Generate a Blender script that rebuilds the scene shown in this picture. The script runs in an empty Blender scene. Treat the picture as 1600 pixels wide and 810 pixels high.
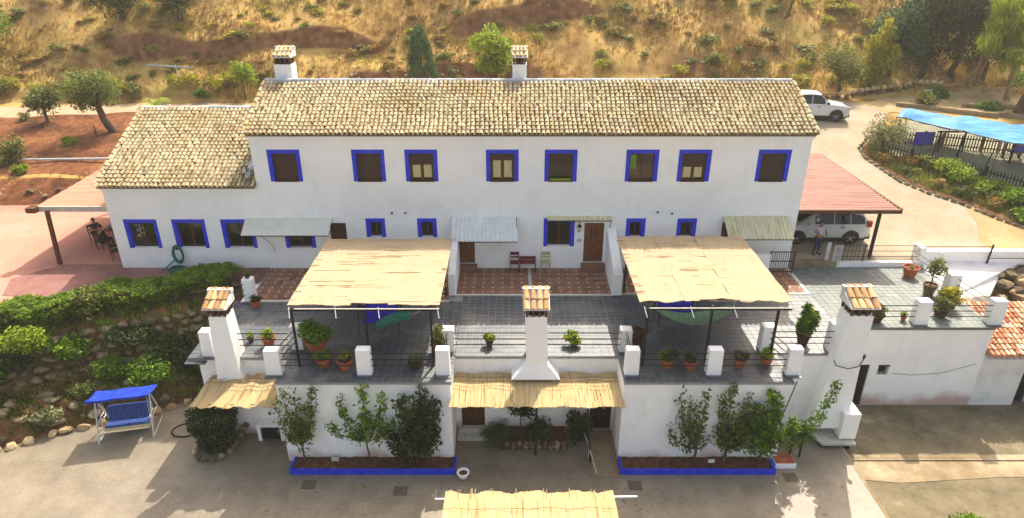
import bpy, bmesh, math, random
import numpy as np
from mathutils import Vector, Matrix, geometry
R = math.radians
scene = bpy.context.scene
C = scene.collection
random.seed(7)
rng = np.random.default_rng(7)

# ---------------------------------------------------------------- camera, sky, sun, exposure
cam = bpy.data.cameras.new('camera'); camo = bpy.data.objects.new('camera', cam); C.objects.link(camo)
cam.sensor_width = 36.0; cam.lens = 36.0 * 1040 / 1600; cam.clip_end = 2000
camo.location = (0, 0, 13.7); camo.rotation_euler = (R(90 - 25.3), 0, 0)
scene.camera = camo
scene.render.resolution_x = 1024; scene.render.resolution_y = 518
SUN = Vector((.36, 1.0, 1.33)).normalized()
world = bpy.data.worlds.new('World'); scene.world = world; world.use_nodes = True
wn = world.node_tree; bg = wn.nodes['Background']
sky = wn.nodes.new('ShaderNodeTexSky'); sky.sky_type = 'NISHITA'; sky.sun_disc = False
sky.sun_elevation = math.asin(SUN.z); sky.sun_rotation = math.atan2(SUN.x, SUN.y)
sky.air_density = 1.0; sky.dust_density = 5.0; sky.ozone_density = 0.0
warm = wn.nodes.new('ShaderNodeMixRGB'); warm.blend_type = 'MULTIPLY'; warm.inputs[0].default_value = 1; warm.inputs[2].default_value = (1.0, .945, .85, 1)   # hazy summer sky, warm white balance
wn.links.new(sky.outputs[0], warm.inputs[1]); wn.links.new(warm.outputs[0], bg.inputs[0]); bg.inputs[1].default_value = 0.15
sl = bpy.data.lights.new('sun', 'SUN'); sl.energy = 3.15; sl.angle = R(.55); sl.color = (1.0, .935, .82)
so = bpy.data.objects.new('sun', sl); C.objects.link(so); so.location = (20, 60, 60)
so.rotation_euler = (-SUN).to_track_quat('-Z', 'Y').to_euler()
scene.view_settings.view_transform = 'Standard'; scene.view_settings.look = 'None'
scene.view_settings.exposure = 1.18; scene.view_settings.gamma = 1.0

# ---------------------------------------------------------------- materials
def c(r, g, b):
    f = lambda v: (v / 255 / 12.92) if v <= 10 else ((v / 255 + .055) / 1.055) ** 2.4
    return (f(r), f(g), f(b), 1)
def M(name, cols, scale=3, rough=.85, bump=.25, bscale=35, stretch=(1, 1, 1), tint=False, rnd=0, spec=.25, detail=6, transl=0, metal=0, dirt=None, gloss=0, gaps=0, foot=None, streak=0):
    m = bpy.data.materials.new(name); m.use_nodes = True; nt = m.node_tree; N = nt.nodes; L = nt.links
    b = N['Principled BSDF']; out = N['Material Output']
    g = N.new('ShaderNodeNewGeometry')
    mp = N.new('ShaderNodeVectorMath'); mp.operation = 'MULTIPLY'; mp.inputs[1].default_value = stretch
    L.new(g.outputs['Position'], mp.inputs[0])
    no = N.new('ShaderNodeTexNoise'); no.inputs['Scale'].default_value = scale; no.inputs['Detail'].default_value = detail; no.inputs['Roughness'].default_value = .62
    L.new(mp.outputs[0], no.inputs['Vector'])
    fac = no.outputs['Fac']
    if tint or rnd:
        ad = N.new('ShaderNodeMath'); ad.operation = 'MULTIPLY_ADD'; ad.inputs[1].default_value = .45; L.new(fac, ad.inputs[0])
        if tint:
            at = N.new('ShaderNodeAttribute'); at.attribute_name = 'tint'; src = at.outputs['Fac']; k = tint if tint is not True else .8
        else:
            oi = N.new('ShaderNodeObjectInfo'); src = oi.outputs['Random']; k = rnd
        mu = N.new('ShaderNodeMath'); mu.operation = 'MULTIPLY_ADD'; mu.inputs[1].default_value = k; mu.inputs[2].default_value = .275 - k / 2
        L.new(src, mu.inputs[0]); L.new(mu.outputs[0], ad.inputs[2]); fac = ad.outputs[0]
    ra = N.new('ShaderNodeValToRGB'); e = ra.color_ramp.elements
    n = len(cols); lo, hi = (.30, .72) if not (tint or rnd) else (.1, .9)
    e[0].position = lo; e[0].color = cols[0]
    e[1].position = hi; e[1].color = cols[-1]
    for i in range(1, n - 1):
        x = e.new(lo + (hi - lo) * i / (n - 1)); x.color = cols[i]
    L.new(fac, ra.inputs[0]); col = ra.outputs[0]
    if dirt:
        n2 = N.new('ShaderNodeTexNoise'); n2.inputs['Scale'].default_value = dirt[1]; n2.inputs['Detail'].default_value = 8
        L.new(g.outputs['Position'], n2.inputs['Vector'])
        mr = N.new('ShaderNodeMapRange'); mr.inputs[1].default_value = dirt[2]; mr.inputs[2].default_value = dirt[3]; mr.inputs[4].default_value = dirt[4]
        L.new(n2.outputs['Fac'], mr.inputs[0])
        mx = N.new('ShaderNodeMixRGB'); mx.inputs[2].default_value = dirt[0]; L.new(mr.outputs[0], mx.inputs[0]); L.new(col, mx.inputs[1]); col = mx.outputs[0]
    if streak:
        vm = N.new('ShaderNodeVectorMath'); vm.operation = 'MULTIPLY'; vm.inputs[1].default_value = (4.5, 4.5, .28); L.new(g.outputs['Position'], vm.inputs[0])
        n6 = N.new('ShaderNodeTexNoise'); n6.inputs['Scale'].default_value = 1; n6.inputs['Detail'].default_value = 5; L.new(vm.outputs[0], n6.inputs['Vector'])
        r6 = N.new('ShaderNodeMapRange'); r6.inputs[1].default_value = .5; r6.inputs[2].default_value = .8; r6.inputs[4].default_value = streak * 3; L.new(n6.outputs['Fac'], r6.inputs[0])
        x6 = N.new('ShaderNodeMixRGB'); x6.inputs[2].default_value = c(186, 178, 164); L.new(r6.outputs[0], x6.inputs[0]); L.new(col, x6.inputs[1]); col = x6.outputs[0]
    if foot:                      # soil splashed up the foot of the wall
        sp = N.new('ShaderNodeSeparateXYZ'); L.new(g.outputs['Position'], sp.inputs[0]); n5 = N.new('ShaderNodeTexNoise'); n5.inputs['Scale'].default_value = .9; n5.inputs['Detail'].default_value = 5; L.new(g.outputs['Position'], n5.inputs['Vector'])
        m5 = N.new('ShaderNodeMath'); m5.operation = 'MULTIPLY_ADD'; m5.inputs[1].default_value = -1.6; L.new(n5.outputs['Fac'], m5.inputs[0]); L.new(sp.outputs['Z'], m5.inputs[2])
        r5 = N.new('ShaderNodeMapRange'); r5.inputs[1].default_value = foot[0] - .45; r5.inputs[2].default_value = foot[0] - 1.0; r5.inputs[4].default_value = .7; L.new(m5.outputs[0], r5.inputs[0])
        x5 = N.new('ShaderNodeMixRGB'); x5.inputs[2].default_value = foot[2]; L.new(r5.outputs[0], x5.inputs[0]); L.new(col, x5.inputs[1]); col = x5.outputs[0]
    L.new(col, b.inputs['Base Color'])
    b.inputs['Roughness'].default_value = rough; b.inputs['Specular IOR Level'].default_value = spec; b.inputs['Metallic'].default_value = metal
    if bump:
        n3 = N.new('ShaderNodeTexNoise'); n3.inputs['Scale'].default_value = bscale; n3.inputs['Detail'].default_value = 4
        L.new(mp.outputs[0], n3.inputs['Vector'])
        bu = N.new('ShaderNodeBump'); bu.inputs['Strength'].default_value = bump; bu.inputs['Distance'].default_value = .03
        L.new(n3.outputs['Fac'], bu.inputs['Height']); L.new(bu.outputs[0], b.inputs['Normal'])
    if gaps:                      # slits between the reeds let the light through
        ng = N.new('ShaderNodeTexNoise'); ng.inputs['Scale'].default_value = 1.9; ng.inputs['Detail'].default_value = 2; L.new(mp.outputs[0], ng.inputs['Vector'])
        gt_ = N.new('ShaderNodeMath'); gt_.operation = 'GREATER_THAN'; gt_.inputs[1].default_value = gaps; L.new(ng.outputs['Fac'], gt_.inputs[0])
        tr_ = N.new('ShaderNodeBsdfTransparent'); gm = N.new('ShaderNodeMixShader'); t = N.new('ShaderNodeBsdfTranslucent'); L.new(col, t.inputs[0]); ms = N.new('ShaderNodeMixShader'); ms.inputs[0].default_value = transl
        L.new(b.outputs[0], ms.inputs[1]); L.new(t.outputs[0], ms.inputs[2]); L.new(gt_.outputs[0], gm.inputs[0]); L.new(ms.outputs[0], gm.inputs[1]); L.new(tr_.outputs[0], gm.inputs[2]); L.new(gm.outputs[0], out.inputs[0])
    elif transl:
        t = N.new('ShaderNodeBsdfTranslucent'); L.new(col, t.inputs[0]); ms = N.new('ShaderNodeMixShader'); ms.inputs[0].default_value = transl
        L.new(b.outputs[0], ms.inputs[1]); L.new(t.outputs[0], ms.inputs[2]); L.new(ms.outputs[0], out.inputs[0])
    return m
def plain(name, col, rough=.6, **k):
    d = tuple(v * .82 for v in col[:3]) + (1,)
    k.setdefault('scale', 4); k.setdefault('bump', .06)
    return M(name, [d, col], rough=rough, **k)

whitewash = M('whitewash', [c(240, 239, 236), c(247, 246, 243), c(250, 249, 246)], scale=.9, bump=.25, bscale=9, streak=.03, dirt=(c(196, 178, 158), .6, .62, .8, .35))
whitewash_low = M('whitewash_lower_storey', [c(240, 239, 236), c(247, 246, 243), c(250, 249, 246)], scale=.9, bump=.25, bscale=9, streak=.05, dirt=(c(196, 178, 158), .6, .62, .8, .35), foot=(-3.42, -2.75, c(170, 110, 78)))
whitewash_old = M('whitewash_weathered', [c(206, 204, 200), c(226, 224, 220), c(236, 234, 230)], scale=1.2, bump=.35, bscale=8, dirt=(c(176, 142, 112), .9, .58, .76, .5))
blue_paint = M('blue_paint', [c(26, 44, 178), c(34, 56, 208), c(48, 72, 228)], scale=6, rough=.65, bump=.3, bscale=14, dirt=(c(96, 100, 190), 2.2, .56, .74, .35))
roof_tile_m = M('old_roof_tile', [c(118, 104, 80), c(148, 132, 102), c(172, 156, 122), c(190, 176, 140), c(206, 194, 160)], scale=7, tint=.5, bump=.5, bscale=60, dirt=(c(150, 124, 70), .45, .50, .66, .5))
cap_tile_m = M('chimney_tile', [c(128, 92, 60), c(172, 134, 92), c(206, 176, 132)], scale=6, tint=.8, bump=.4)
red_tile_m = M('red_roof_tile', [c(150, 84, 58), c(186, 124, 90), c(208, 164, 130), c(220, 196, 168)], scale=7, tint=.9, bump=.4)
roof_bed = M('roof_mortar', [c(104, 92, 72), c(138, 122, 96)], scale=5)
ridge_m = M('ridge_mortar', [c(140, 142, 148), c(176, 178, 184), c(206, 206, 208)], scale=5, tint=.7)
slate = M('slate_tile', [c(38, 46, 56), c(54, 62, 72), c(78, 84, 88)], scale=4, tint=.6, rough=.5, spec=1.0, bump=.2, dirt=(c(140, 140, 130), .8, .50, .72, .45))
pale_paver = M('pale_paver', [c(84, 92, 92), c(102, 110, 106), c(120, 126, 118)], scale=4, tint=.6, rough=.55, spec=.5, bump=.2)
grout = M('grout', [c(120, 124, 126), c(154, 156, 152)], scale=8)
paver_grout = M('paver_grout', [c(92, 98, 96), c(110, 115, 110)], scale=8)
terracotta_floor = M('terracotta_floor', [c(112, 78, 62), c(138, 98, 78), c(156, 116, 92)], scale=5, tint=.8, rough=.6, bump=.1)
cream_dot = plain('cream_inset', c(206, 186, 160))
brown_grout = plain('brown_grout', c(116, 92, 76))
marble = M('marble_strip', [c(176, 172, 160), c(206, 202, 190)], scale=5)
brownwood = M('brown_wood', [c(58, 34, 20), c(88, 54, 30), c(112, 72, 42)], scale=4, stretch=(6, 6, 1), rough=.55, bump=.2)
shutter_m = M('brown_shutter', [c(60, 42, 32), c(76, 54, 42)], scale=6, rough=.5, bump=.05)
door_m = M('varnished_door', [c(84, 44, 20), c(122, 68, 34), c(142, 86, 46)], scale=3, stretch=(8, 8, 1), rough=.45, bump=.15)
curtain_m = M('curtain', [c(206, 190, 130), c(236, 226, 178)], scale=6, stretch=(6, 1, .4), transl=.2)
greencloth = plain('green_cloth', c(120, 150, 30), .9)
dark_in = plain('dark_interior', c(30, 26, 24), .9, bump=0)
iron = M('black_iron', [c(20, 20, 22), c(38, 36, 36)], scale=9, rough=.5, bump=.1)
steel = M('galvanised_steel', [c(150, 156, 160), c(186, 190, 190)], scale=4, rough=.45, metal=.25, bump=.1)
whitemetal = plain('white_metal', c(214, 214, 210), .4)
reed_x = M('reed_along_x', [c(160, 132, 98), c(194, 170, 134), c(204, 184, 152), c(210, 192, 164)], scale=1.9, stretch=(.5, 26, 26), bump=.5, bscale=3.0, transl=.22, detail=4, gaps=.66)
reed_y = M('reed_along_y', [c(170, 142, 94), c(214, 190, 140), c(224, 206, 162)], scale=1.6, stretch=(26, .5, .5), bump=.5, bscale=3.0, transl=.30, detail=4, gaps=.64)
cream_sheet = M('cream_corrugated', [c(176, 164, 112), c(206, 198, 160), c(216, 210, 184)], scale=2.2, stretch=(3, .7, .7), bump=.1, rough=.6)
beige_awning = M('beige_awning', [c(206, 204, 190), c(222, 220, 208)], scale=2, bump=.1)
grey_sheet = M('grey_corrugated', [c(214, 216, 214), c(232, 233, 230)], scale=3, rough=.8, bump=.05, metal=0)
pinkroof = M('pink_corrugated', [c(120, 78, 66), c(140, 96, 82), c(154, 112, 96)], scale=1.6, stretch=(.4, 3, 1), bump=.15, rough=.6)
drain_m = plain('drain_iron', c(104, 92, 76), .8)
pinkroof_side = M('pink_sheet', [c(176, 116, 94), c(192, 134, 110)], scale=1.3, stretch=(.5, 3, 1), bump=.1)
terracotta = M('terracotta', [c(140, 70, 42), c(176, 94, 60), c(196, 122, 88)], scale=8, bump=.2)
darkpot = M('dark_pot', [c(50, 34, 26), c(84, 56, 42)], scale=8, bump=.2)
soil = M('potting_soil', [c(56, 32, 20), c(90, 56, 38), c(120, 78, 54)], scale=6, bump=.8, bscale=30)
stone_m = M('rubble_stone', [c(60, 50, 38), c(96, 82, 62), c(130, 114, 88), c(164, 148, 120)], scale=3.5, rnd=.5, bump=.9, bscale=14)
pale_stone = M('pale_stone', [c(140, 112, 78), c(196, 166, 120), c(226, 204, 160)], scale=3.5, rnd=.5, bump=.9, bscale=14)
bark = M('bark', [c(58, 44, 32), c(92, 74, 56), c(120, 100, 80)], scale=6, stretch=(3, 3, 1), bump=.8)
bark_pale = M('pale_bark', [c(120, 96, 70), c(160, 134, 104), c(186, 164, 134)], scale=5, stretch=(3, 3, 1), bump=.6)
def leafm(n, *cols, transl=.28): return M(n, list(cols), scale=1.2, tint=.9, rough=.6, bump=0, transl=transl, spec=.3)
leaf_green = leafm('leaf_green', c(40, 62, 6), c(88, 122, 10), c(142, 174, 28), transl=.36)
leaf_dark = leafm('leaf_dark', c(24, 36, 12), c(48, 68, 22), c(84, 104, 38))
leaf_hedge = leafm('leaf_hedge', c(54, 74, 10), c(104, 134, 20), c(156, 180, 46), transl=.4)
leaf_lime = leafm('leaf_lime', c(90, 108, 16), c(136, 158, 28), c(178, 194, 52))
leaf_olive = leafm('leaf_olive', c(66, 74, 26), c(112, 118, 46), c(158, 158, 80))
leaf_olive_dark = leafm('leaf_olive_dark', c(42, 52, 16), c(88, 100, 34), c(134, 140, 60))
leaf_yellow = leafm('leaf_yellow_green', c(112, 112, 18), c(160, 154, 34), c(196, 186, 66), transl=.42)
leaf_blue = leafm('leaf_blue_green', c(34, 58, 34), c(70, 100, 60), c(110, 136, 84))
leaf_gray = leafm('leaf_grey_green', c(96, 98, 62), c(146, 146, 98), c(186, 180, 130))
leaf_dry = leafm('leaf_dry', c(126, 102, 46), c(158, 130, 62), c(180, 152, 80), transl=.4)
grass_m = leafm('dry_grass', c(126, 98, 46), c(166, 134, 70), c(192, 162, 96), transl=.12)
tarp_blue = M('blue_tarpaulin', [c(24, 110, 170), c(50, 138, 196), c(80, 160, 208)], scale=1.2, stretch=(1, 3, 1), rough=.5, bump=.5, bscale=6, transl=.15)
blue_cloth = M('blue_cloth', [c(20, 44, 150), c(40, 80, 200)], scale=3, rough=.8, bump=.1, transl=.15)
blue_navy = M('navy_cushion', [c(36, 60, 120), c(70, 98, 166)], scale=3, stretch=(14, 1, 1), rough=.8)
blue_seat = M('royal_blue_cloth', [c(44, 40, 190), c(64, 58, 226)], scale=3, rough=.8)
green_cloth = M('green_striped_net', [c(30, 120, 100), c(60, 160, 120), c(90, 170, 190)], scale=2.4, stretch=(1, 5, 5), rough=.9, transl=.2)
net_m = M('green_net', [c(120, 180, 140), c(180, 214, 180)], scale=6, rough=.9, transl=.3)
teal_hose = plain('teal_hose', c(20, 112, 100), .4)
black_rubber = plain('black_rubber', c(28, 28, 28), .7)
red_paint = plain('red_paint', c(116, 34, 42), .5)
yellow_paint = plain('yellow_paint', c(184, 176, 128), .6)
fence_wood = M('fence_wood', [c(84, 68, 54), c(126, 106, 84), c(160, 136, 106)], scale=5, bump=.3)
fence_dark = M('fence_wood_dark', [c(34, 36, 34), c(60, 60, 54)], scale=5, bump=.3)
carwhite = plain('car_paint_white', c(206, 210, 208), .22, bump=0, spec=.6)
carglass = plain('car_glass', c(14, 17, 17), .05, bump=0, spec=.5)
blackplastic = plain('black_plastic', c(30, 30, 32), .5)
rubber = plain('tyre_rubber', c(26, 26, 26), .85)
alloy = plain('alloy', c(170, 172, 174), .3, metal=.7, bump=0)
tailred = plain('tail_light_red', c(170, 16, 20), .2, bump=0)
lampglass = plain('headlight_glass', c(196, 200, 204), .1, bump=0)
skin_m = plain('skin', c(176, 124, 96), .6, bump=0)
hair_m = plain('hair', c(34, 24, 18), .8)
jeans_m = plain('jeans', c(48, 60, 100), .9)
shirt_m = plain('pale_shirt', c(206, 186, 200), .9)
shoe_m = plain('shoe', c(40, 34, 30), .7)
darkcloth = plain('dark_clothes', c(44, 38, 40), .9)
olivecloth = plain('olive_clothes', c(84, 76, 60), .9)
purple_paint = plain('purple_paint', c(84, 80, 200), .5)
def glass_mat():
    m = bpy.data.materials.new('window_glass'); m.use_nodes = True; nt = m.node_tree; N = nt.nodes; L = nt.links
    for n in list(N): N.remove(n)
    o = N.new('ShaderNodeOutputMaterial'); t = N.new('ShaderNodeBsdfTransparent'); t.inputs[0].default_value = (.75, .76, .74, 1)
    g = N.new('ShaderNodeBsdfGlossy'); g.inputs['Roughness'].default_value = .04
    f = N.new('ShaderNodeFresnel'); f.inputs[0].default_value = 1.5; mx = N.new('ShaderNodeMixShader')
    L.new(f.outputs[0], mx.inputs[0]); L.new(t.outputs[0], mx.inputs[1]); L.new(g.outputs[0], mx.inputs[2]); L.new(mx.outputs[0], o.inputs[0])
    return m
glass = glass_mat()

# ground materials: mixes of broad patches and fine grain
def ground_mat(name, stops, s1=.12, s2=1.2, s3=9, rough=.95, bump=.6, extra=None):
    m = bpy.data.materials.new(name); m.use_nodes = True; nt = m.node_tree; N = nt.nodes; L = nt.links; b = N['Principled BSDF']
    g = N.new('ShaderNodeNewGeometry'); outs = []
    for s, w in ((s1, .5), (s2, .32), (s3, .18)):
        n = N.new('ShaderNodeTexNoise'); n.inputs['Scale'].default_value = s; n.inputs['Detail'].default_value = 7; n.inputs['Roughness'].default_value = .6
        L.new(g.outputs['Position'], n.inputs['Vector']); k = N.new('ShaderNodeMath'); k.operation = 'MULTIPLY'; k.inputs[1].default_value = w; L.new(n.outputs['Fac'], k.inputs[0]); outs.append(k)
    a = N.new('ShaderNodeMath'); a.operation = 'ADD'; L.new(outs[0].outputs[0], a.inputs[0]); L.new(outs[1].outputs[0], a.inputs[1])
    a2 = N.new('ShaderNodeMath'); a2.operation = 'ADD'; L.new(a.outputs[0], a2.inputs[0]); L.new(outs[2].outputs[0], a2.inputs[1])
    r = N.new('ShaderNodeValToRGB'); e = r.color_ramp.elements; e[0].position = stops[0][0]; e[0].color = stops[0][1]; e[1].position = stops[-1][0]; e[1].color = stops[-1][1]
    for p_, c_ in stops[1:-1]: x = e.new(p_); x.color = c_
    L.new(a2.outputs[0], r.inputs[0]); col = r.outputs[0]
    if extra: col = extra(nt, g, col)
    L.new(col, b.inputs['Base Color']); b.inputs['Roughness'].default_value = rough; b.inputs['Specular IOR Level'].default_value = .15 if rough > .9 else .6
    bu = N.new('ShaderNodeBump'); bu.inputs['Strength'].default_value = bump; bu.inputs['Distance'].default_value = .08
    L.new(outs[2].outputs[0], bu.inputs['Height']); L.new(bu.outputs[0], b.inputs['Normal'])
    return m
def steep_soil(nt, g, col):       # bare red-brown earth where the slope has been cut steep
    N = nt.nodes; L = nt.links
    s = N.new('ShaderNodeSeparateXYZ'); L.new(g.outputs['Normal'], s.inputs[0])
    mr = N.new('ShaderNodeMapRange'); mr.inputs[1].default_value = .80; mr.inputs[2].default_value = .66; L.new(s.outputs['Z'], mr.inputs[0])
    n = N.new('ShaderNodeTexNoise'); n.inputs['Scale'].default_value = 1.6; n.inputs['Detail'].default_value = 6; L.new(g.outputs['Position'], n.inputs['Vector'])
    rr = N.new('ShaderNodeValToRGB'); rr.color_ramp.elements[0].position = .35; rr.color_ramp.elements[0].color = c(96, 62, 40); rr.color_ramp.elements[1].position = .7; rr.color_ramp.elements[1].color = c(150, 108, 72)
    L.new(n.outputs['Fac'], rr.inputs[0])
    mx = N.new('ShaderNodeMixRGB'); L.new(mr.outputs[0], mx.inputs[0]); L.new(col, mx.inputs[1]); L.new(rr.outputs[0], mx.inputs[2]); return mx.outputs[0]
def paver_grid(nt, g, col):       # fine joints between small concrete blocks
    N = nt.nodes; L = nt.links
    bk = N.new('ShaderNodeTexBrick'); bk.inputs['Scale'].default_value = 1; bk.inputs['Brick Width'].default_value = .2; bk.inputs['Row Height'].default_value = .1; bk.inputs['Mortar Size'].default_value = .008
    bk.inputs['Color1'].default_value = (.93, .93, .93, 1); bk.inputs['Color2'].default_value = (1.05, 1.05, 1.05, 1); bk.inputs['Mortar'].default_value = (.8, .8, .8, 1)
    L.new(g.outputs['Position'], bk.inputs['Vector'])
    mx = N.new('ShaderNodeMixRGB'); mx.blend_type = 'MULTIPLY'; mx.inputs[0].default_value = 1; L.new(col, mx.inputs[1]); L.new(bk.outputs[0], mx.inputs[2]); return mx.outputs[0]
hill_m = ground_mat('hill_earth', [(.36, c(104, 74, 42)), (.43, c(136, 104, 54)), (.48, c(168, 134, 74)), (.54, c(186, 154, 92)), (.60, c(156, 136, 66)), (.67, c(134, 122, 54))], s1=.2, s2=1.0, bump=.9, extra=steep_soil)
bank_soil = ground_mat('bank_soil', [(.36, c(66, 46, 30)), (.5, c(104, 74, 48)), (.64, c(134, 100, 64))], s1=.8, bump=.9)
red_soil = ground_mat('red_soil', [(.38, c(70, 42, 28)), (.46, c(98, 60, 38)), (.53, c(122, 76, 48)), (.62, c(150, 106, 68))], s1=.5, s2=2.5, s3=11, bump=.9)
courtyard_m = ground_mat('courtyard_pavers', [(.36, c(112, 101, 84)), (.5, c(132, 120, 101)), (.64, c(148, 136, 116))], s1=.3, rough=.55, bump=.2, extra=paver_grid)
concrete_m = ground_mat('old_concrete', [(.36, c(88, 80, 64)), (.47, c(112, 102, 80)), (.55, c(124, 113, 90)), (.66, c(166, 154, 126))], s1=.35, s2=2, bump=.35)
strip_m = ground_mat('pale_concrete', [(.36, c(124, 106, 78)), (.5, c(146, 128, 100)), (.64, c(172, 158, 130))], s1=.6, s2=2.2, bump=.3)
road_m = ground_mat('pale_road', [(.36, c(146, 131, 108)), (.5, c(162, 148, 127)), (.64, c(174, 162, 143))], s1=.2, bump=.2)
pink_m = ground_mat('pink_paving', [(.36, c(168, 116, 100)), (.5, c(184, 132, 114)), (.64, c(192, 144, 126))], s1=.2, bump=.15)
brownpatio_m = ground_mat('brown_paving', [(.36, c(112, 78, 70)), (.5, c(140, 100, 92)), (.64, c(158, 120, 110))], s1=.4, bump=.15, extra=paver_grid)
path_m = ground_mat('path_dust', [(.36, c(160, 132, 102)), (.5, c(178, 154, 124)), (.64, c(190, 168, 140))], bump=.3)
gravel_m = ground_mat('gravel', [(.36, c(140, 118, 82)), (.5, c(172, 148, 108)), (.64, c(196, 172, 128))], bump=.6)
playsand = ground_mat('play_ground', [(.36, c(120, 120, 100)), (.5, c(146, 144, 120)), (.64, c(176, 168, 140))], bump=.3)

# ---------------------------------------------------------------- mesh helpers
class MB:
    def __init__(s): s.v = []; s.f = []; s.t = []
    def add(s, vs, fs, tint=None):
        o = len(s.v); s.v += [tuple(v) for v in vs]; s.f += [tuple(i + o for i in f) for f in fs]
        s.t += [tint if tint is not None else .5] * len(vs)
        return s
    def box(s, x0, x1, y0, y1, z0, z1, tint=None, nobottom=False, taper=0):
        t = taper
        vs = [(x0, y0, z0), (x1, y0, z0), (x1, y1, z0), (x0, y1, z0), (x0 + t, y0 + t, z1), (x1 - t, y0 + t, z1), (x1 - t, y1 - t, z1), (x0 + t, y1 - t, z1)]
        fs = [(4, 5, 6, 7), (0, 1, 5, 4), (1, 2, 6, 5), (2, 3, 7, 6), (3, 0, 4, 7)]
        if not nobottom: fs.append((3, 2, 1, 0))
        return s.add(vs, fs, tint)
    def prism(s, poly, z0, z1, tint=None):
        n = len(poly); vs = [(x, y, z0) for x, y in poly] + [(x, y, z1) for x, y in poly]
        fs = [tuple(range(n, 2 * n)), tuple(range(n - 1, -1, -1))] + [(i, (i + 1) % n, n + (i + 1) % n, n + i) for i in range(n)]
        return s.add(vs, fs, tint)
    def hexa(s, p, tint=None):      # 8 corners, bottom 4 then top 4
        return s.add(p, [(3, 2, 1, 0), (4, 5, 6, 7), (0, 1, 5, 4), (1, 2, 6, 5), (2, 3, 7, 6), (3, 0, 4, 7)], tint)
    def tube(s, pts, r, n=6, tint=None, cap=True):
        pts = [Vector(p) for p in pts]; rs = r if isinstance(r, (list, tuple)) else [r] * len(pts)
        vs = []; fs = []
        for i, p in enumerate(pts):
            d = (pts[min(i + 1, len(pts) - 1)] - pts[max(i - 1, 0)]).normalized()
            a = d.cross(Vector((0, 0, 1)) if abs(d.z) < .95 else Vector((1, 0, 0))).normalized(); b = d.cross(a)
            for k in range(n):
                w = 2 * math.pi * k / n; vs.append(p + (a * math.cos(w) + b * math.sin(w)) * rs[i])
        for i in range(len(pts) - 1):
            for k in range(n): fs.append((i * n + k, i * n + (k + 1) % n, (i + 1) * n + (k + 1) % n, (i + 1) * n + k))
        if cap: fs.append(tuple(range(n - 1, -1, -1))); fs.append(tuple(range((len(pts) - 1) * n, len(pts) * n)))
        return s.add(vs, fs, tint)
    def bar(s, a, b, w, d=None):    # square bar
        a = Vector(a); b = Vector(b); d = d or w; u = (b - a).normalized()
        p = u.cross(Vector((0, 0, 1)) if abs(u.z) < .95 else Vector((0, 1, 0))).normalized(); q = u.cross(p)
        P = [p * w / 2 + q * d / 2, -p * w / 2 + q * d / 2, -p * w / 2 - q * d / 2, p * w / 2 - q * d / 2]
        return s.hexa([a + k for k in P] + [b + k for k in P])
    def lathe(s, prof, n=14, o=(0, 0, 0), tint=None):
        vs = []; fs = []
        for r, z in prof:
            for k in range(n):
                w = 2 * math.pi * k / n; vs.append((o[0] + r * math.cos(w), o[1] + r * math.sin(w), o[2] + z))
        for i in range(len(prof) - 1):
            for k in range(n): fs.append((i * n + k, i * n + (k + 1) % n, (i + 1) * n + (k + 1) % n, (i + 1) * n + k))
        fs.append(tuple(range(n - 1, -1, -1))); fs.append(tuple(range((len(prof) - 1) * n, len(prof) * n)))
        return s.add(vs, fs, tint)
ROOT = {}
def rootmat(o):
    while o is not None:
        if o.name in ROOT: return ROOT[o.name]
        o = o.parent
    return Matrix.Identity(4)
def mesh_np(name, verts, faces, tint=None, smooth=False):
    me = bpy.data.meshes.new(name)
    if isinstance(verts, np.ndarray): verts = verts.tolist()
    if isinstance(faces, np.ndarray): faces = faces.tolist()
    me.from_pydata(verts, [], faces)
    if tint is not None:
        a = me.attributes.new('tint', 'FLOAT', 'POINT'); a.data.foreach_set('value', np.asarray(tint, dtype=np.float32))
    if smooth: me.shade_smooth()
    me.update(); return me
def link(name, me, mat, parent=None):
    o = bpy.data.objects.new(name, me); C.objects.link(o)
    if mat is not None and len(me.materials) == 0: me.materials.append(mat)
    if parent is not None: o.parent = parent
    return o
def obj(name, mb, mat, parent=None, local=False, smooth=False, bevel=0, label=None):
    vs = mb.v
    if parent is not None and not local:
        mi = rootmat(parent).inverted(); vs = [tuple(mi @ Vector(v)) for v in vs]
    o = link(name, mesh_np(name, vs, mb.f, mb.t, smooth), mat, parent)
    if bevel:
        b = o.modifiers.new('bevel', 'BEVEL'); b.width = bevel; b.segments = 2; b.limit_method = 'ANGLE'
    if label: o['label'] = label
    return o
def tag(o, label, cat=None, group=None, kind=None):
    if label: o['label'] = label
    if cat: o['category'] = cat
    if group: o['group'] = group
    if kind: o['kind'] = kind
    return o
def thing(name, label, cat, loc=(0, 0, 0), rz=0, group=None):
    o = bpy.data.objects.new(name, None); C.objects.link(o); o.location = loc; o.rotation_euler = (0, 0, rz); o.empty_display_size = .3
    ROOT[o.name] = Matrix.Translation(loc) @ Matrix.Rotation(rz, 4, 'Z')
    return tag(o, label, cat, group)
def struct(o): o['kind'] = 'structure'; return o
def stuff(o): o['kind'] = 'stuff'; return o
def copy_tree(o, parent=None):
    k = o.copy(); C.objects.link(k)
    if parent is not None: k.parent = parent
    for ch in o.children: copy_tree(ch, k)
    return k


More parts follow.
